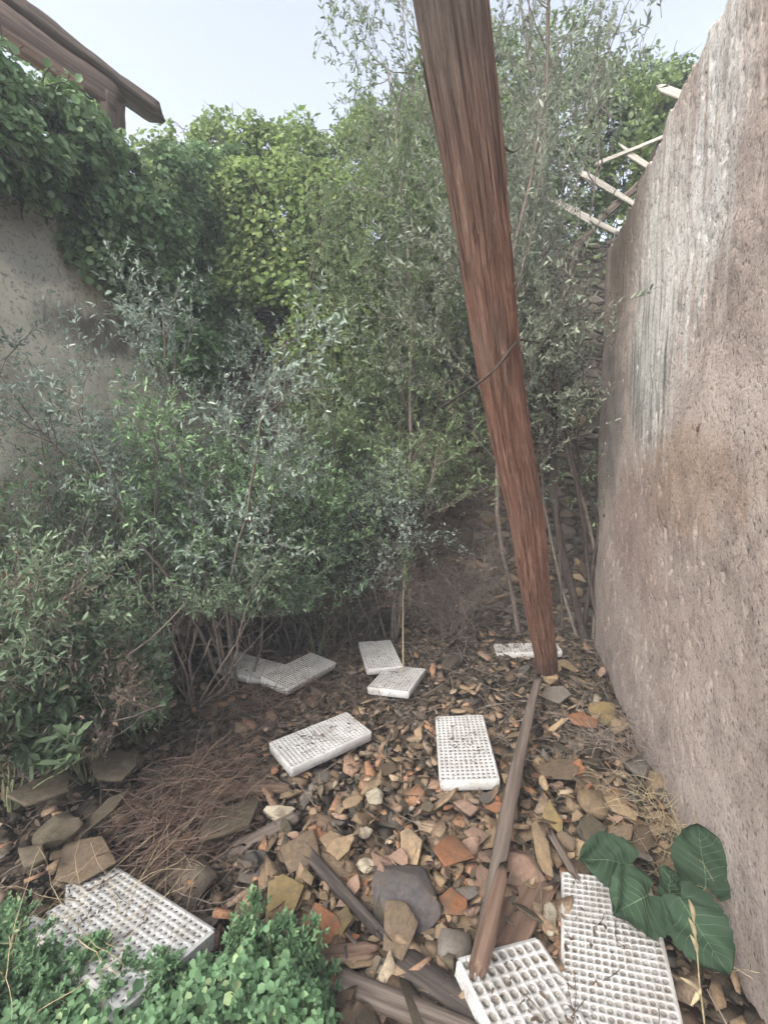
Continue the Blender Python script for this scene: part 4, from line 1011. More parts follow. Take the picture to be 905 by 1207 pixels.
def make_chips():
    """flat broken tile chips, thickest in the middle of the floor"""
    rg = np.random.default_rng(19); P = scatter_pts(11000, rg); n = len(P)
    w_ = np.exp(-((P[:, 0] - 0.25) / 0.8) ** 2 - ((P[:, 1] - 1.75) / 0.75) ** 2) + 0.07
    P = P[rg.random(n) < w_]; n = len(P); k = 5
    th = (np.arange(k)[None] + rg.uniform(-0.35, 0.35, (n, k))) / k * 2 * np.pi + rg.uniform(0, 6.28, (n, 1)); rr = rg.uniform(0.6, 1.1, (n, k))
    S_ = rg.gamma(4, 0.0064, n)[:, None]; x, y = np.cos(th) * rr * S_ * 1.25, np.sin(th) * rr * S_ * 0.8; hh = np.clip(S_ * 0.22, 0.003, 0.009)
    a = rg.uniform(0, 6.28, (n, 1)); x, y = x * np.cos(a) - y * np.sin(a), x * np.sin(a) + y * np.cos(a)
    t1, t2 = rg.normal(0, 0.4, (n, 1)), rg.normal(0, 0.4, (n, 1)); z = x * t1 + y * t2
    V = np.stack([np.stack([x * 1.04, y * 1.04, z - hh], -1), np.stack([x, y, z + hh], -1)], 1) + P[:, None, None] + np.stack([0 * S_, 0 * S_, 0.02 + rg.uniform(0, 0.03, (n, 1))], -1)[:, None]
    o_ = np.arange(n)[:, None] * 2 * k; i_ = np.arange(k); j_ = (i_ + 1) % k
    F4 = np.stack([o_ + i_, o_ + j_, o_ + k + j_, o_ + k + i_], -1).reshape(-1, 4); F5 = o_ + k + i_[None]
    m, t, p, out = mat('tile chips'); N = NT(t)
    rnd = N.n('ShaderNodeNewGeometry').outputs['Random Per Island']
    col = N.ramp(rnd, [(0.0, (0.090, 0.063, 0.042)), (0.3, (0.179, 0.124, 0.079)), (0.55, (0.273, 0.194, 0.126)), (0.7, (0.211, 0.161, 0.118)), (0.82, (0.315, 0.186, 0.118)), (0.93, (0.315, 0.166, 0.089)), (1.0, (0.420, 0.339, 0.242))])
    N.l(N.mix(1.0, col, N.ramp(N.noise(N.coord(), 90, 6, 0.7), [(0.3, 0.5), (0.7, 1.25)]), 'MULTIPLY'), p.inputs['Base Color']); N.bump(N.noise(N.coord(), 140, 4, 0.7), 0.5, 0.004, p)
    o = obj('tile_chips', mesh_np('tile_chips', V.reshape(-1, 3), [F4, F5]), m); o['kind'] = 'stuff'; o['label'] = 'small flat chips of broken tile strewn between the larger shards'
make_grit(); make_chips(); make_litter()

# ------------------------------------------------------------------ plants
def proj(P):
    d = P - np.array([0, 0, CAM_H]); c, s_ = math.cos(PITCH), math.sin(PITCH)
    dep = np.maximum(d[:, 1] * c - d[:, 2] * s_, 0.05); up = d[:, 2] * c + d[:, 1] * s_
    return CX + FPX * d[:, 0] / dep, CY - FPX * up / dep
rg_c = np.random.default_rng(77)
def clip_tree(P):      # crowns that stop short of the open sky, the roof frame and the bare foot of the back wall
    x, y = proj(P); u = rg_c.random(len(P))
    thin = (y < 130) & (u > 0.62)
    sky_gap = x < np.interp(y, [-200, 0, 100, 170, 300, 1200], [380, 372, 385, 350, 330, 330]) + 14 * (u - 0.5)
    frame_gap = (x > 650) & (y > 130) & (y < 340) & (u > 0.25)
    top_gap = (x > 790) & (y < 60) & (u > 0.2)
    foot = (y > 585) & (x > 455) & (u > 0.12)
    return ~(thin | sky_gap | frame_gap | foot | top_gap)
def clip_left(P):      # bushes keep off the trays and the open floor
    sd_ = np.array([sd.x, sd.y, sd.z]); q = P - np.array([-0.95, 3.15, 0.1]); a = q @ sd_; sun_gap = (a > 0) & (a < 2.2) & (np.linalg.norm(q - a[:, None] * sd_, axis=1) < 0.3) & (rg_c.random(len(P)) > 0.2)  # opening cut towards the sun so that the leftmost tray is lit
    x, y = proj(P); return ~((x > 200) & (y > 722) & (x < 420)) & ~((P[:, 0] > -1.42) & (P[:, 0] < -0.3) & (P[:, 1] < 3.2) & (P[:, 2] < 0.12)) & ~((x > 130) & (y > 860)) & ~(y > 905) & ~sun_gap & ~((x > 425) & (y > 700))
def inside(P, margin=0.0):
    return (P[:, 1] < BWY - 0.06) & (P[:, 0] < wall_x(P[:, 1]) - 0.03) & (P[:, 0] > -2.75 + 0.25 * P[:, 1] + 0.03)
def plant(name, label, cat, base, seed, h, spread, stems, lean=(0, 0), b1=9, b2=8, nl=12, leaf=(0.03, 0.01), lm='shrub', tm='twig', r0=0.012, droop=0.0, spiral=0.6,
          lo=0.2, clip=None, group=None, shape='leaf', wob=0.1, l1=0.42, l2=0.16, parts=('branches', 'foliage'), fold=0.25, walls=True, bare=0.0, steml=None):
    rg = np.random.default_rng(seed); base = np.asarray(base, float)
    t = thing(name, label, cat, tuple(base), group)
    a = rg.uniform(0, 2 * np.pi, stems); rr = np.sqrt(rg.uniform(0.02, 1, stems))
    D = np.stack([np.cos(a) * rr * spread, np.sin(a) * rr * spread, np.ones(stems)], -1) + np.array([lean[0], lean[1], 0])
    P0 = np.stack([np.cos(a), np.sin(a), 0 * a], -1) * rr[:, None] * 0.05 * min(h, 2)
    S = walk(P0, D, h * rg.uniform(0.75, 1.08, stems) * (1 if steml is None else steml), 12, wob, 0.06 - droop * 0.5, rg)
    p, d, tt, ix = sprout(S, b1, lo, 1.0, 0.8, 0.15, rg)
    B = walk(p, d, h * l1 * rg.uniform(0.5, 1.15, len(p)) * (1.15 - 0.6 * tt), 7, wob * 1.6, 0.05 - droop, rg)
    p2, d2, t2, ix2 = sprout(B, b2, 0.15, 1.0, 0.75, 0.1, rg)
    Tw = walk(p2, d2, h * l2 * rg.uniform(0.5, 1.3, len(p2)), 4, wob * 1.8, 0.03 - droop, rg)
    if walls:
        k = inside(Tw[:, -1] + base); Tw = Tw[k]
        k1 = inside(B[:, -1] + base); B = B[k1]
        S = S[inside(S[:, -1] + base)] if inside(S[:, -1] + base).any() else S
    if clip is not None:
        Tw = Tw[clip(Tw[:, -1] + base) & clip(Tw[:, 2] + base)]; B = B[clip(B[:, -1] + base)]
        ks = clip(S[:, -1] + base); S = S[ks] if ks.any() else S
    tb = [tubes(S, np.linspace(1, 0.3, 13)[None] * r0 * rg.uniform(0.6, 1.1, (len(S), 1)), 6)]
    if len(B): tb.append(tubes(B, np.linspace(1, 0.35, 8)[None] * r0 * 0.24 * rg.uniform(0.6, 1.2, (len(B), 1)), 4))
    if len(Tw): tb.append(tubes(Tw, np.linspace(1, 0.5, 5)[None] * max(r0 * 0.07, 0.0009) * np.ones((len(Tw), 1)), 3))
    V, F = merge(tb); obj(parts[0], mesh_np(parts[0], V, F, True), M[tm], t)
    if nl > 0:
        if bare: Tw = Tw[rg.random(len(Tw)) > bare]
        q, dd, tq, iq = sprout(Tw, nl, 0.05, 1.0, 0.95, 0.1, rg)
        n = len(q); L = leaf[0] * rg.uniform(0.6, 1.3, n)
        Nn = nrm(np.array([0, -0.35, 0.9]) + rg.normal(0, spiral, (n, 3)))
        V, F = leaves(q, dd, Nn, L, L * leaf[1] / leaf[0] * rg.uniform(0.8, 1.2, n), fold, rg.normal(0.12, 0.12, (n, 1)), shape)
        obj(parts[1], mesh_np(parts[1], V, F), M[lm], t)
    return t
TR = ('trunk', 'crown')
# olive-like trees behind the leaning trunk
G = lambda px, py, z=0.0: tuple(atZ(px, py, z))
plant('olive_tree', 'slender grey-green tree between leaning trunk and right wall', 'tree', G(688, 752), 201, 4.9, 0.2, 4, (-0.12, -0.02), 26, 16, 22, (0.04, 0.011), 'olive', 'twig', 0.022, 0.0, lo=0.42, parts=TR, wob=0.09, l1=0.34, l2=0.11, clip=clip_tree)
plant('olive_tree', 'tall grey-leaved tree rising behind the leaning trunk', 'tree', (1.3, 4.2, 0), 202, 5.3, 0.32, 4, (-0.17, -0.08), 50, 16, 26, (0.038, 0.012), 'olive', 'twig', 0.022, 0.0, lo=0.3, parts=TR, wob=0.09, l1=0.32, l2=0.1, clip=clip_tree)
plant('olive_tree', 'greyish tree left of the leaning trunk reaching into the sky', 'tree', (0.12, 4.1, 0), 203, 4.8, 0.2, 3, (0.04, -0.04), 46, 16, 24, (0.038, 0.013), 'olive_green', 'twig', 0.02, 0.0, lo=0.2, parts=TR, wob=0.09, l1=0.3, l2=0.1, clip=clip_tree)
plant('olive_bush', 'dense olive-green bush filling the middle behind the thin sapling', 'bush', (0.05, 3.95, 0), 204, 2.3, 0.55, 9, (-0.05, -0.05), 14, 11, 13, (0.04, 0.013), 'olive_green', 'twig', 0.014, 0.02, lo=0.25, wob=0.12, clip=clip_tree)
plant('sapling_tree', 'thin tree with knotted stems beside the right wall corner', 'tree', G(690, 757), 205, 2.9, 0.12, 2, (-0.13, 0.0), 10, 8, 8, (0.03, 0.01), 'shrub', 'twig_dark', 0.03, 0.0, lo=0.4, parts=TR, wob=0.1, l1=0.22, l2=0.09)
plant('green_tree', 'bright green tree showing above the top of the right wall', 'tree', (2.9, 4.95, 3.4), 206, 1.6, 0.75, 9, (-0.1, -0.15), 11, 9, 12, (0.06, 0.026), 'ivy_light', 'twig', 0.02, 0.0, lo=0.15, parts=TR, walls=False)
# shrubs on the left
plant('grey_shrub', 'blue-grey feathery shrub standing out before the left wall', 'shrub', (-1.05, 3.1, 0), 210, 2.35, 0.36, 9, (-0.06, 0), 14, 10, 13, (0.032, 0.011), 'shrub_grey', 'twig', 0.013, 0.0, lo=0.3, wob=0.1, l1=0.28, l2=0.1, clip=clip_left)
plant('dense_shrub', 'dense dark green shrub in the left middle below the ivy', 'shrub', (-1.5, 2.9, 0.05), 211, 1.75, 0.75, 16, (0, 0), 12, 10, 13, (0.036, 0.012), 'shrub', 'twig', 0.012, 0.03, lo=0.2, wob=0.13, clip=clip_left)
plant('dense_shrub', 'dark shrub right of the dense one with fine leaves', 'shrub', (-0.75, 3.65, 0.0), 212, 1.9, 0.6, 14, (0, 0), 12, 10, 12, (0.032, 0.011), 'shrub', 'twig_dark', 0.012, 0.02, lo=0.2, wob=0.13, clip=clip_left)
plant('grey_shrub', 'small bluish-grey shrub just behind the two left trays', 'shrub', (-0.2, 3.75, 0.0), 213, 1.55, 0.5, 11, (0, 0), 11, 9, 12, (0.026, 0.011), 'shrub_grey', 'twig_dark', 0.01, 0.0, lo=0.3, wob=0.13, clip=clip_left)
plant('bare_shrub', 'nearly leafless grey twiggy shrub against the left wall', 'shrub', (-1.95, 2.55, 0.1), 214, 1.75, 0.42, 8, (-0.12, 0), 13, 10, 6, (0.02, 0.008), 'shrub_grey', 'twig', 0.013, 0.0, lo=0.35, wob=0.14, l1=0.3, l2=0.13, bare=0.5)
plant('narrow_leaf_bush', 'narrow-leaved bush leaning out over the floor at far left', 'bush', (-1.75, 2.15, 0.1), 215, 1.2, 0.85, 16, (0.12, -0.05), 11, 11, 15, (0.031, 0.0095), 'shrub_dark', 'twig', 0.01, 0.04, lo=0.2, wob=0.14, clip=clip_left)
plant('narrow_leaf_bush', 'narrow-leaved bush with arching stems above the left trays', 'bush', (-1.2, 2.75, 0.05), 216, 1.1, 0.85, 14, (0.05, -0.1), 11, 10, 14, (0.031, 0.0095), 'shrub_dark', 'twig', 0.009, 0.05, lo=0.2, wob=0.15, clip=clip_left)
plant('dry_shrub', 'brown dried-out shrub low at the left edge', 'shrub', (-1.65, 1.95, 0.15), 217, 1.0, 0.8, 22, (0.05, -0.02), 12, 9, 2, (0.03, 0.008), 'dry_leaf', 'twig', 0.006, 0.05, lo=0.15, wob=0.2, clip=clip_left)
plant('dry_shrub', 'brown leafless brush at the foot of the back wall', 'shrub', (0.6, 4.05, 0.0), 218, 1.25, 0.8, 26, (0.1, -0.02), 13, 9, 1, (0.025, 0.008), 'dry_leaf', 'twig', 0.006, 0.05, lo=0.1, wob=0.2)
plant('dry_shrub', 'tangle of dead stems beneath the central bushes', 'shrub', (-0.45, 3.6, 0.0), 219, 0.8, 1.1, 18, (0.05, -0.05), 9, 6, 1, (0.03, 0.008), 'dry_leaf', 'twig_red', 0.006, 0.05, lo=0.1, wob=0.2, clip=clip_left)
plant('dry_shrub', 'dark brown dead brush behind the leftmost flat tray', 'shrub', (-1.25, 3.1, 0.05), 220, 0.7, 1.1, 22, (0.1, -0.1), 10, 7, 2, (0.03, 0.008), 'dry_leaf', 'twig_dark', 0.006, 0.06, lo=0.1, wob=0.2, clip=clip_left)
plant('low_shrub', 'low dark shrub overhanging the shaded slabs on the left', 'shrub', (-1.5, 2.35, 0.1), 221, 0.75, 1.0, 18, (0.1, -0.05), 10, 9, 11, (0.03, 0.01), 'shrub', 'twig_dark', 0.007, 0.05, lo=0.1, wob=0.16, clip=clip_left)
plant('low_shrub', 'low leafy shrub filling the hollow just behind the leftmost flat tray', 'shrub', (-1.05, 3.55, 0.02), 222, 0.85, 0.9, 20, (0, -0.06), 10, 9, 12, (0.03, 0.01), 'shrub', 'twig', 0.007, 0.04, lo=0.08, wob=0.16, clip=clip_left)
plant('low_shrub', 'low grey-leaved shrub spilling out left of the leftmost flat tray', 'shrub', (-1.5, 2.75, 0.06), 223, 0.75, 1.0, 20, (0.12, -0.1), 10, 9, 12, (0.03, 0.01), 'shrub_grey', 'twig', 0.007, 0.05, lo=0.08, wob=0.16, clip=clip_left)
# broader leaved plants at the front of the left bank
SP = [(-1.55, 1.75, 0.7, 'broad-leaved spurge at the far left edge over the shaded slabs'), (-1.35, 1.95, 0.55, 'broad-leaved spurge hanging above the shaded roof tile'),
      (-1.3, 2.3, 0.5, 'leafy spurge in front of the dense shrub'), (-0.55, 3.55, 0.65, 'pale-leaved spurge right behind the overlapping trays'), (-1.8, 1.9, 0.8, 'tall spurge behind the one at the far left edge')]
for i, (x, y, h, lab) in enumerate(SP):
    plant('spurge', lab, 'plant', (x, y, float(floor_z(x, y)) + 0.04), 230 + i, h, 0.6, 9, (0.1, -0.1), 4, 3, 12, (0.062, 0.017) if i != 3 else (0.05, 0.008), 'spurge', 'stem_green', 0.006, 0.02, lo=0.3, group='spurge plants on the left bank', parts=('stems', 'foliage'), wob=0.1, l1=0.3, l2=0.18, shape='blade', clip=clip_left)
# thin pale sapling
plant('thin_sapling', 'thin pale stem rising out of the middle trays with a few leaves at its tip', 'sapling', atZ(476, 800, 0.05), 240, 1.05, 0.02, 1, (-0.02, 0.0), 7, 5, 7, (0.03, 0.01), 'spurge', 'straw', 0.008, 0.0, lo=0.75, wob=0.03, l1=0.16, l2=0.07, parts=('stem', 'foliage'), walls=False)
# dead shrub heap
def dead_heap():
    rg = np.random.default_rng(44); base = np.array(atZ(205, 990, 0.05)); t = thing('dead_brushwood', 'heap of reddish dry twigs on the left of the floor', 'brushwood', tuple(base))
    n = 460; a = rg.uniform(0, 6.28, n); r = np.sqrt(rg.random(n)) * np.array([1])
    P = np.stack([r * np.cos(a) * 0.28, r * np.sin(a) * 0.36 + 0.1, 0.02 + rg.uniform(0, 0.22, n) * (1 - r ** 2)], -1)
    D = np.stack([rg.normal(0.55, 0.45, n), rg.normal(0.65, 0.45, n), rg.normal(0.12, 0.3, n)], -1)
    Ls = walk(P, D, rg.uniform(0.15, 0.5, n), 9, 0.16, -0.03, rg)
    Ls = Ls - (Ls[:, 4:5] - P[:, None]) * 0.9
    Ls[..., 2] = np.maximum(Ls[..., 2], 0.015)
    V, F = tubes(Ls, np.linspace(1, 0.45, 10)[None] * rg.uniform(0.001, 0.0028, (n, 1)), 4)
    obj('twigs', mesh_np('twigs', V, F, True), M['twig_red'], t)
dead_heap()
def brush2(name, label, px, py, seed, n, rx, ry, ln, mk, up=0.1, hz=0.12, rad=0.0018):
    rg = np.random.default_rng(seed); base = np.array(atZ(px, py, 0.05)); t = thing(name, label, 'twigs' if mk != 'straw' else 'grass', tuple(base))
    P = np.stack([rg.normal(0, rx, n), rg.normal(0, ry, n), rg.uniform(0, hz, n)], -1); D = rg.normal(0, 1, (n, 3)) * np.array([1, 1, 0.4]) + np.array([0, 0, up])
    Ls = walk(P, D, rg.uniform(0.4, 1, n) * ln, 8, 0.18, -0.03, rg); Ls[..., 2] = np.maximum(Ls[..., 2], -0.02)
    V, F = tubes(Ls, np.linspace(1, 0.4, 9)[None] * rad * rg.uniform(0.6, 1.3, (n, 1)), 4)
    obj('stems', mesh_np('stems', V, F, True), M[mk], t)
brush2('dry_twigs', 'small pile of dark reddish twigs below the overlapping trays', 330, 835, 45, 260, 0.22, 0.16, 0.3, 'twig_red')
brush2('dry_grass', 'tuft of dry straw at the wall foot behind the broad leaves', 775, 980, 46, 110, 0.07, 0.1, 0.22, 'straw', 0.3, 0.1, 0.0013)
brush2('dry_grass', 'dry straw wisps beside the broad leaves against the right wall', 840, 1075, 47, 120, 0.07, 0.1, 0.26, 'straw', 0.4, 0.14, 0.0011)
brush2('dry_twigs', 'grey twigs tangled near the wall beside the orange tile', 712, 882, 48, 200, 0.14, 0.12, 0.24, 'twig', 0.1)

# ivy
def ivy(name, label, centers, radii, per, leaf, lm, seed, out, stems=True, shape='round', tm='twig_dark'):
    rg = np.random.default_rng(seed); centers = np.asarray(centers, float); t = thing(name, label, 'ivy' if 'ivy' in name else 'creeper', tuple(centers.mean(0)))
    c0 = centers.mean(0); idx = np.repeat(np.arange(len(centers)), per); n = len(idx)
    u = nrm(rg.normal(0, 1, (n, 3))); out = nrm(np.asarray(out, float))
    dot = u @ out; u = np.where((dot < -0.25)[:, None], u - 2 * dot[:, None] * out, u)
    rr = radii[idx] * (1 - 0.45 * rg.random(n) ** 2.2)
    P = centers[idx] + u * rr[:, None] * np.array([1, 1, 0.85])
    P = P + 0.07 * np.stack([vnoise(P, 5, 1), vnoise(P, 5, 2), vnoise(P, 5, 3)], -1)
    k = fbm(P, 3.2, 2, seed) > -0.22; P, u = P[k], u[k]; n = len(P)
    D = nrm(rg.normal(0, 0.7, (n, 3)) + u * 0.5 + np.array([0, 0, -0.55])); Nn = nrm(u + out * 0.4 + np.array([0, 0, 0.5]) + rg.normal(0, 0.35, (n, 3)))
    L = leaf * rg.uniform(0.55, 1.3, n)
    V, F = leaves(P - c0, D, Nn, L, L * rg.uniform(0.7, 0.95, n), 0.12, rg.normal(0.15, 0.1, (n, 1)), shape)
    obj('foliage', mesh_np('foliage', V, F), M[lm], t)
    ns = len(centers) * 6; ii = rg.integers(0, len(centers), ns); sd_ = nrm(rg.normal(0, 1, (ns, 3)))
    Ls = walk(centers[ii] - c0 + sd_ * radii[ii][:, None] * 0.4, sd_ + np.array([0, 0, -0.2]), radii[ii] * 1.0, 8, 0.25, -0.04, rg)
    V, F = tubes(Ls, np.linspace(1, 0.4, 9)[None] * rg.uniform(0.002, 0.006, (ns, 1)), 4)
    obj('stems', mesh_np('stems', V, F, True), M[tm], t)
def left_ivy():
    rg = np.random.default_rng(301); c = []; r = []
    for _ in range(420):
        px, py = rg.uniform(-90, 270), rg.uniform(60, 470)
        lowb = np.interp(px, [-90, 0, 60, 120, 170, 230, 280], [235, 240, 275, 345, 440, 470, 400]); top = np.interp(px, [-90, 0, 60, 120, 190, 280], [75, 104, 150, 200, 200, 200])
        if py > lowb - 22 or py < top: continue
        s, z, p = on_left_wall(px, py); c.append(p + np.array([0.12, -0.03, 0]) * rg.uniform(0.2, 1.6)); r.append(rg.uniform(0.13, 0.26))
        if len(c) >= 170: break
    ivy('ivy', 'dark green ivy spilling over the left wall', c, np.array(r), 480, 0.04, 'ivy_dark', 302, (1, -0.5, 0.4))
def back_creeper():
    rg = np.random.default_rng(303); c = []; r = []
    for _ in range(280):
        px = rg.uniform(190, 600); top = np.interp(px, [190, 230, 260, 330, 400, 450, 600], [205, 178, 168, 172, 178, 150, 130]); py = top + rg.random() ** 1.2 * np.interp(px, [190, 300, 400, 600], [150, 190, 300, 340])
        c.append(atY(px, py, rg.uniform(4.1, 4.5) + (0.45 if py < 215 else 0))); r.append(rg.uniform(0.2, 0.36))
    ivy('creeper', 'bright green creeper along the skyline above the back wall', c, np.array(r), 400, 0.041, 'ivy_light', 304, (0, -1, 0.5))
def right_creeper():
    rg = np.random.default_rng(305); c = []; r = []
    for _ in range(130):
        px = rg.uniform(500, 800); py = rg.uniform(60, 330) if px < 690 else rg.uniform(100, 190); c.append(atY(px, py, rg.uniform(4.75, 5.2))); r.append(rg.uniform(0.22, 0.4))
    ivy('creeper', 'muted green creeper on the back wall behind the broken roof frame', c, np.array(r), 300, 0.042, 'olive_green', 306, (0, -1, 0.5))
left_ivy(); back_creeper(); right_creeper()

# ground cover in the lower left corner
def ground_cover():
    rg = np.random.default_rng(401); n = 4000
    px = rg.uniform(-60, 405, n); py = rg.uniform(1060, 1330, n)
    top = np.interp(px, [-60, 0, 40, 90, 140, 200, 260, 310, 340, 405], [1135, 1150, 1160, 1155, 1140, 1155, 1150, 1105, 1115, 1225])
    k = (py > top + rg.normal(0, 9, n)) & (rg.random(n) < np.clip(0.35 + (py - top) / 60, 0, 1)); px, py = px[k], py[k]; n = len(px)
    P = np.stack([atZ(a, b, 0.08 + 0.16 * random.random() ** 0.7) for a, b in zip(px, py)])
    P[:, 2] += 0.09 * fbm(P, 6, 2, 7); k = (fbm(P, 9, 2, 71) > -0.28) ; P = P[k]; n = len(P); size = rg.uniform(0.5, 1.0, n) + 0.9 * rg.random(n) ** 3
    # each leaf is a trefoil of three leaflets
    V_, F_, o = [], [], 0
    for j in range(3):
        a = rg.uniform(0, 6.28, n) if j == 0 else a + 2.09
        D = np.stack([np.cos(a), np.sin(a), rg.normal(0.05, 0.35, n)], -1); Nn = nrm(np.array([0, -0.2, 1]) + rg.normal(0, 0.45, (n, 3)))
        L = 0.0165 * size * rg.uniform(0.8, 1.2, n); V, F = leaves(P, D, Nn, L, L * rg.uniform(0.6, 0.95, n), 0.16, rg.normal(0.15, 0.15, (n, 1)), 'blade' if j else 'leaf'); V_.append(V); F_.append(F + o); o += len(V)
    t = obj('ground_cover', mesh_np('ground_cover', np.concatenate(V_), np.concatenate(F_)), M['cover']); t['kind'] = 'stuff'; t['label'] = 'fresh green clover-like ground cover in the lower left corner'
    Ls = np.stack([P * np.array([1, 1, 0]) + rg.normal(0, 0.02, (n, 3)) * np.array([1, 1, 0]) + np.array([0, 0, 0.02]), P], 1)[::3]
    Ls = np.stack([Ls[:, 0], Ls.mean(1) + rg.normal(0, 0.008, (len(Ls), 3)), Ls[:, 1]], 1)
    V, F = tubes(Ls, np.full(Ls.shape[:2], 0.0011), 3); s = obj('stalks', mesh_np('stalks', V, F), M['stem_green'], t)
ground_cover()
WEEDS = [(40, 1195, 0.18, 'under the dry stalks'), (150, 1180, 0.11, 'over the middle of the half-buried tray'), (305, 1140, 0.17, 'tallest beside the ochre slab'), (345, 1170, 0.15, 'nearest the stubby wood block'),
         (240, 1190, 0.11, 'in front of the half-buried tray corner'), (-5, 1165, 0.18, 'at the far left edge'), (110, 1205, 0.16, 'low below the half-buried tray'), (275, 1190, 0.17, 'in the middle of the clover'),
         (325, 1205, 0.16, 'at the bottom edge left of the weathered board'), (190, 1200, 0.16, 'at the bottom edge below the half-buried tray corner'), (60, 1185, 0.11, 'at the broken end of the half-buried tray'), (370, 1200, 0.13, 'touching the pale weathered board')]
for i, (px, py, h, where) in enumerate(WEEDS):
    plant('feathery_weed', 'feathery green weed ' + where, 'weed', atZ(px, py, 0.04), 260 + i, h, 0.7, 12, (0, 0), 6, 4, 9, (0.015, 0.007), 'cover', 'stem_green', 0.0022, 0.0, lo=0.25, wob=0.12, l1=0.36, l2=0.18, parts=('stems', 'foliage'), walls=False, group='feathery weeds in the lower left corner')
brush2('dry_stalks', 'pale dry stalks arching over the ground cover at lower left', 70, 1150, 49, 60, 0.14, 0.08, 0.34, 'straw', 0.9, 0.2, 0.0013)

# broad leaved plant with five leaves
def big_leaf(root, rl, c, w_, l_, nrm_dir, tip_dir, seed):
    rg = np.random.default_rng(seed); n, m = 21, 25
    u = np.linspace(-1, 1, n); v = np.linspace(0, 1, m); gu, gv = np.meshgrid(u, v)
    # heart shaped outline: half width as a function of length
    hw = np.interp(v, [0, 0.04, 0.12, 0.3, 0.5, 0.7, 0.85, 0.95, 1], [0.35, 0.62, 0.86, 1.0, 0.98, 0.8, 0.55, 0.28, 0.03])
    hw = hw * (1 + 0.04 * np.sin(v * 40 + seed))
    x = gu * hw[:, None] * w_ / 2; back = np.exp(-(gv / 0.09) ** 2) * np.abs(gu) * 0.14 * l_
    y = gv * l_ - back
    z = 0.05 * w_ * np.abs(gu) ** 1.6 * 2 - 0.35 * l_ * gv ** 2 * 0.5 + 0.006 * np.sin(gv * 22 - np.abs(gu) * 9) * (0.3 + np.abs(gu)) * 0.5 + 0.01 * np.sin(gv * 9 + gu * 5 + seed)
    P = np.stack([x, y, z], -1)
    Y = nrm(np.asarray(tip_dir, float)); Z = np.asarray(nrm_dir, float); X = nrm(np.cross(Y, Z)); Z = np.cross(X, Y)
    Mx = np.stack([X, Y, Z], 1)
    Wp = P @ Mx.T + (np.asarray(c) - rl) - Y * l_ * 0.45
    i, j = np.meshgrid(np.arange(n - 1), np.arange(m - 1)); a = (j * n + i).ravel(); F = np.stack([a, a + 1, a + n + 1, a + n], -1)
    top = Wp.reshape(-1, 3)
    o = obj('leaf', mesh_np('leaf', top, F, True), M['big_leaf'], root)
    # veins: midrib and laterals following the blade
    def samp(uu, vv):
        fi = (uu + 1) / 2 * (n - 1); fj = vv * (m - 1); i0 = np.clip(fi.astype(int), 0, n - 2); j0 = np.clip(fj.astype(int), 0, m - 2); a_, b_ = (fi - i0)[:, None], (fj - j0)[:, None]
        return (Wp[j0, i0] * (1 - a_) + Wp[j0, i0 + 1] * a_) * (1 - b_) + (Wp[j0 + 1, i0] * (1 - a_) + Wp[j0 + 1, i0 + 1] * a_) * b_ + Z * 0.0006
    tb = []; q = np.linspace(0, 1, 14)
    tb.append(tubes(samp(q * 0, q * 0.97)[None], np.linspace(0.0018, 0.0005, 14)[None], 5))
    for s0 in np.linspace(0.02, 0.72, 7):
        for sg in (-1, 1):
            vv = s0 + q * (0.22 + 0.02 * s0) - (0.12 * q if s0 < 0.1 else 0); tb.append(tubes(samp(sg * q * 0.92, np.clip(vv, 0, 1))[None], np.linspace(0.0008, 0.0003, 14)[None], 4))
    V, F2 = merge(tb); obj('veins', mesh_np('veins', V, F2, True), M['vein'], o)
    return Wp[0, n // 2]
def broad_plant():
    base = np.array(atZ(800, 1120, 0.02)); root = thing('broad_leaved_plant', 'plant with five broad dark green leaves beside the large tray', 'plant', tuple(base)); rl = base
    specs = [((718, 1014), 1.42, 0.165, 0.17, (0.1, -0.55, 0.85), (-1, 0.05, 0.15)), ((750, 1062), 1.22, 0.175, 0.15, (-0.1, -0.6, 0.8), (-0.9, -0.45, 0.1)),
             ((828, 1012), 1.36, 0.18, 0.17, (-0.35, -0.75, 0.55), (0.15, 0.45, 0.75)), ((824, 1095), 1.15, 0.165, 0.165, (-0.45, -0.5, 0.75), (0.15, -0.9, -0.3)), ((790, 1047), 1.3, 0.085, 0.1, (0, -0.7, 0.7), (0.1, 0.4, 0.7))]
    tb = []
    for i, ((px, py), Y, w_, l_, nd, td) in enumerate(specs):
        a = big_leaf(root, rl, atY(px, py, Y), w_, l_, nd, td, 500 + i)
        mid = (a) * 0.55 + np.array([0, 0, 0.05]); q = np.linspace(0, 1, 10)[:, None]
        L = (1 - q) ** 2 * np.array([0, 0, 0]) + 2 * q * (1 - q) * mid + q ** 2 * a; tb.append(tubes(L[None], np.linspace(0.004, 0.0025, 10)[None], 6))
    V, F = merge(tb); obj('stalks', mesh_np('stalks', V, F, True), M['stem_green'], root)
broad_plant()
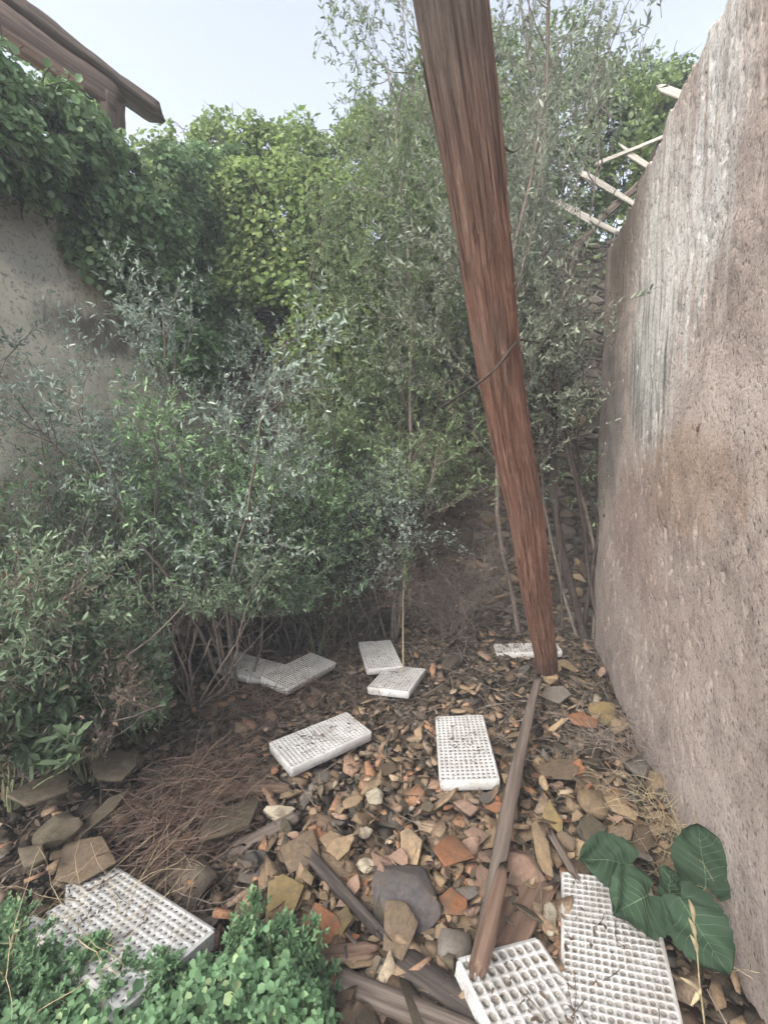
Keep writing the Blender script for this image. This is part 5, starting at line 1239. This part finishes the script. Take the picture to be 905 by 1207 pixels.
def seed_stalk():
    base = atZ(838, 1260, 0.02); root = thing('dry_seed_stalk', 'dry straw-yellow seed stalk in front of the broad leaves', 'stalk', tuple(base)); Y = 1.02
    pts = [atY(832, 1230, Y), atY(829, 1200, Y), atY(824, 1160, Y), atY(821, 1120, Y), atY(817, 1085, Y), atY(812, 1062, Y)]
    curve = curve_thing('stem', rel(pts, base), 0.0022, 0.0012, 'straw', None, None, parent=root); curve.location = tuple(rel(pts[0], base))
    for (x0, y0), (x1, y1), r in (((817, 1085), (811, 1060), 0.005), ((819, 1105), (811, 1082), 0.005), ((821, 1122), (813, 1102), 0.0055), ((824, 1168), (801, 1152), 0.005), ((825, 1165), (814, 1185), 0.006)):
        a, b = rel(atY(x0, y0, Y), base), rel(atY(x1, y1, Y - 0.004), base); q = np.linspace(0, 1, 9)[:, None]; L = a + (b - a) * q + np.array([0.003, 0, 0.002]) * np.sin(q * np.pi)
        V, F = tubes(L[None], (np.sin(np.linspace(0.12, 0.97, 9) * np.pi) * r + 0.0004)[None], 7); obj('pod', mesh_np('pod', V, F, True), M['straw'], root)
seed_stalk()

# ------------------------------------------------------------------ thin haze added for lens glare and lifted shadows
def make_haze(density):
    x0, x1, y0, y1, z0, z1 = -24, 24, -18, 30, -1.6, 9.0
    V = [(x, y, z) for z in (z0, z1) for y in (y0, y1) for x in (x0, x1)]
    o = obj('haze', mesh_np('haze', V, np.array([(0, 2, 3, 1), (4, 5, 7, 6), (0, 1, 5, 4), (2, 6, 7, 3), (0, 4, 6, 2), (1, 3, 7, 5)])))
    m = bpy.data.materials.new('haze'); m.use_nodes = True; t = m.node_tree; t.nodes.clear()
    out = t.nodes.new('ShaderNodeOutputMaterial'); v = t.nodes.new('ShaderNodeVolumePrincipled'); v.inputs['Color'].default_value = (0.86, 0.9, 0.97, 1); v.inputs['Density'].default_value = density
    t.links.new(v.outputs[0], out.inputs['Volume']); o.data.materials.append(m); o['kind'] = 'stuff'; o['label'] = 'thin pale haze added in place of lens glare'
make_haze(0.013)
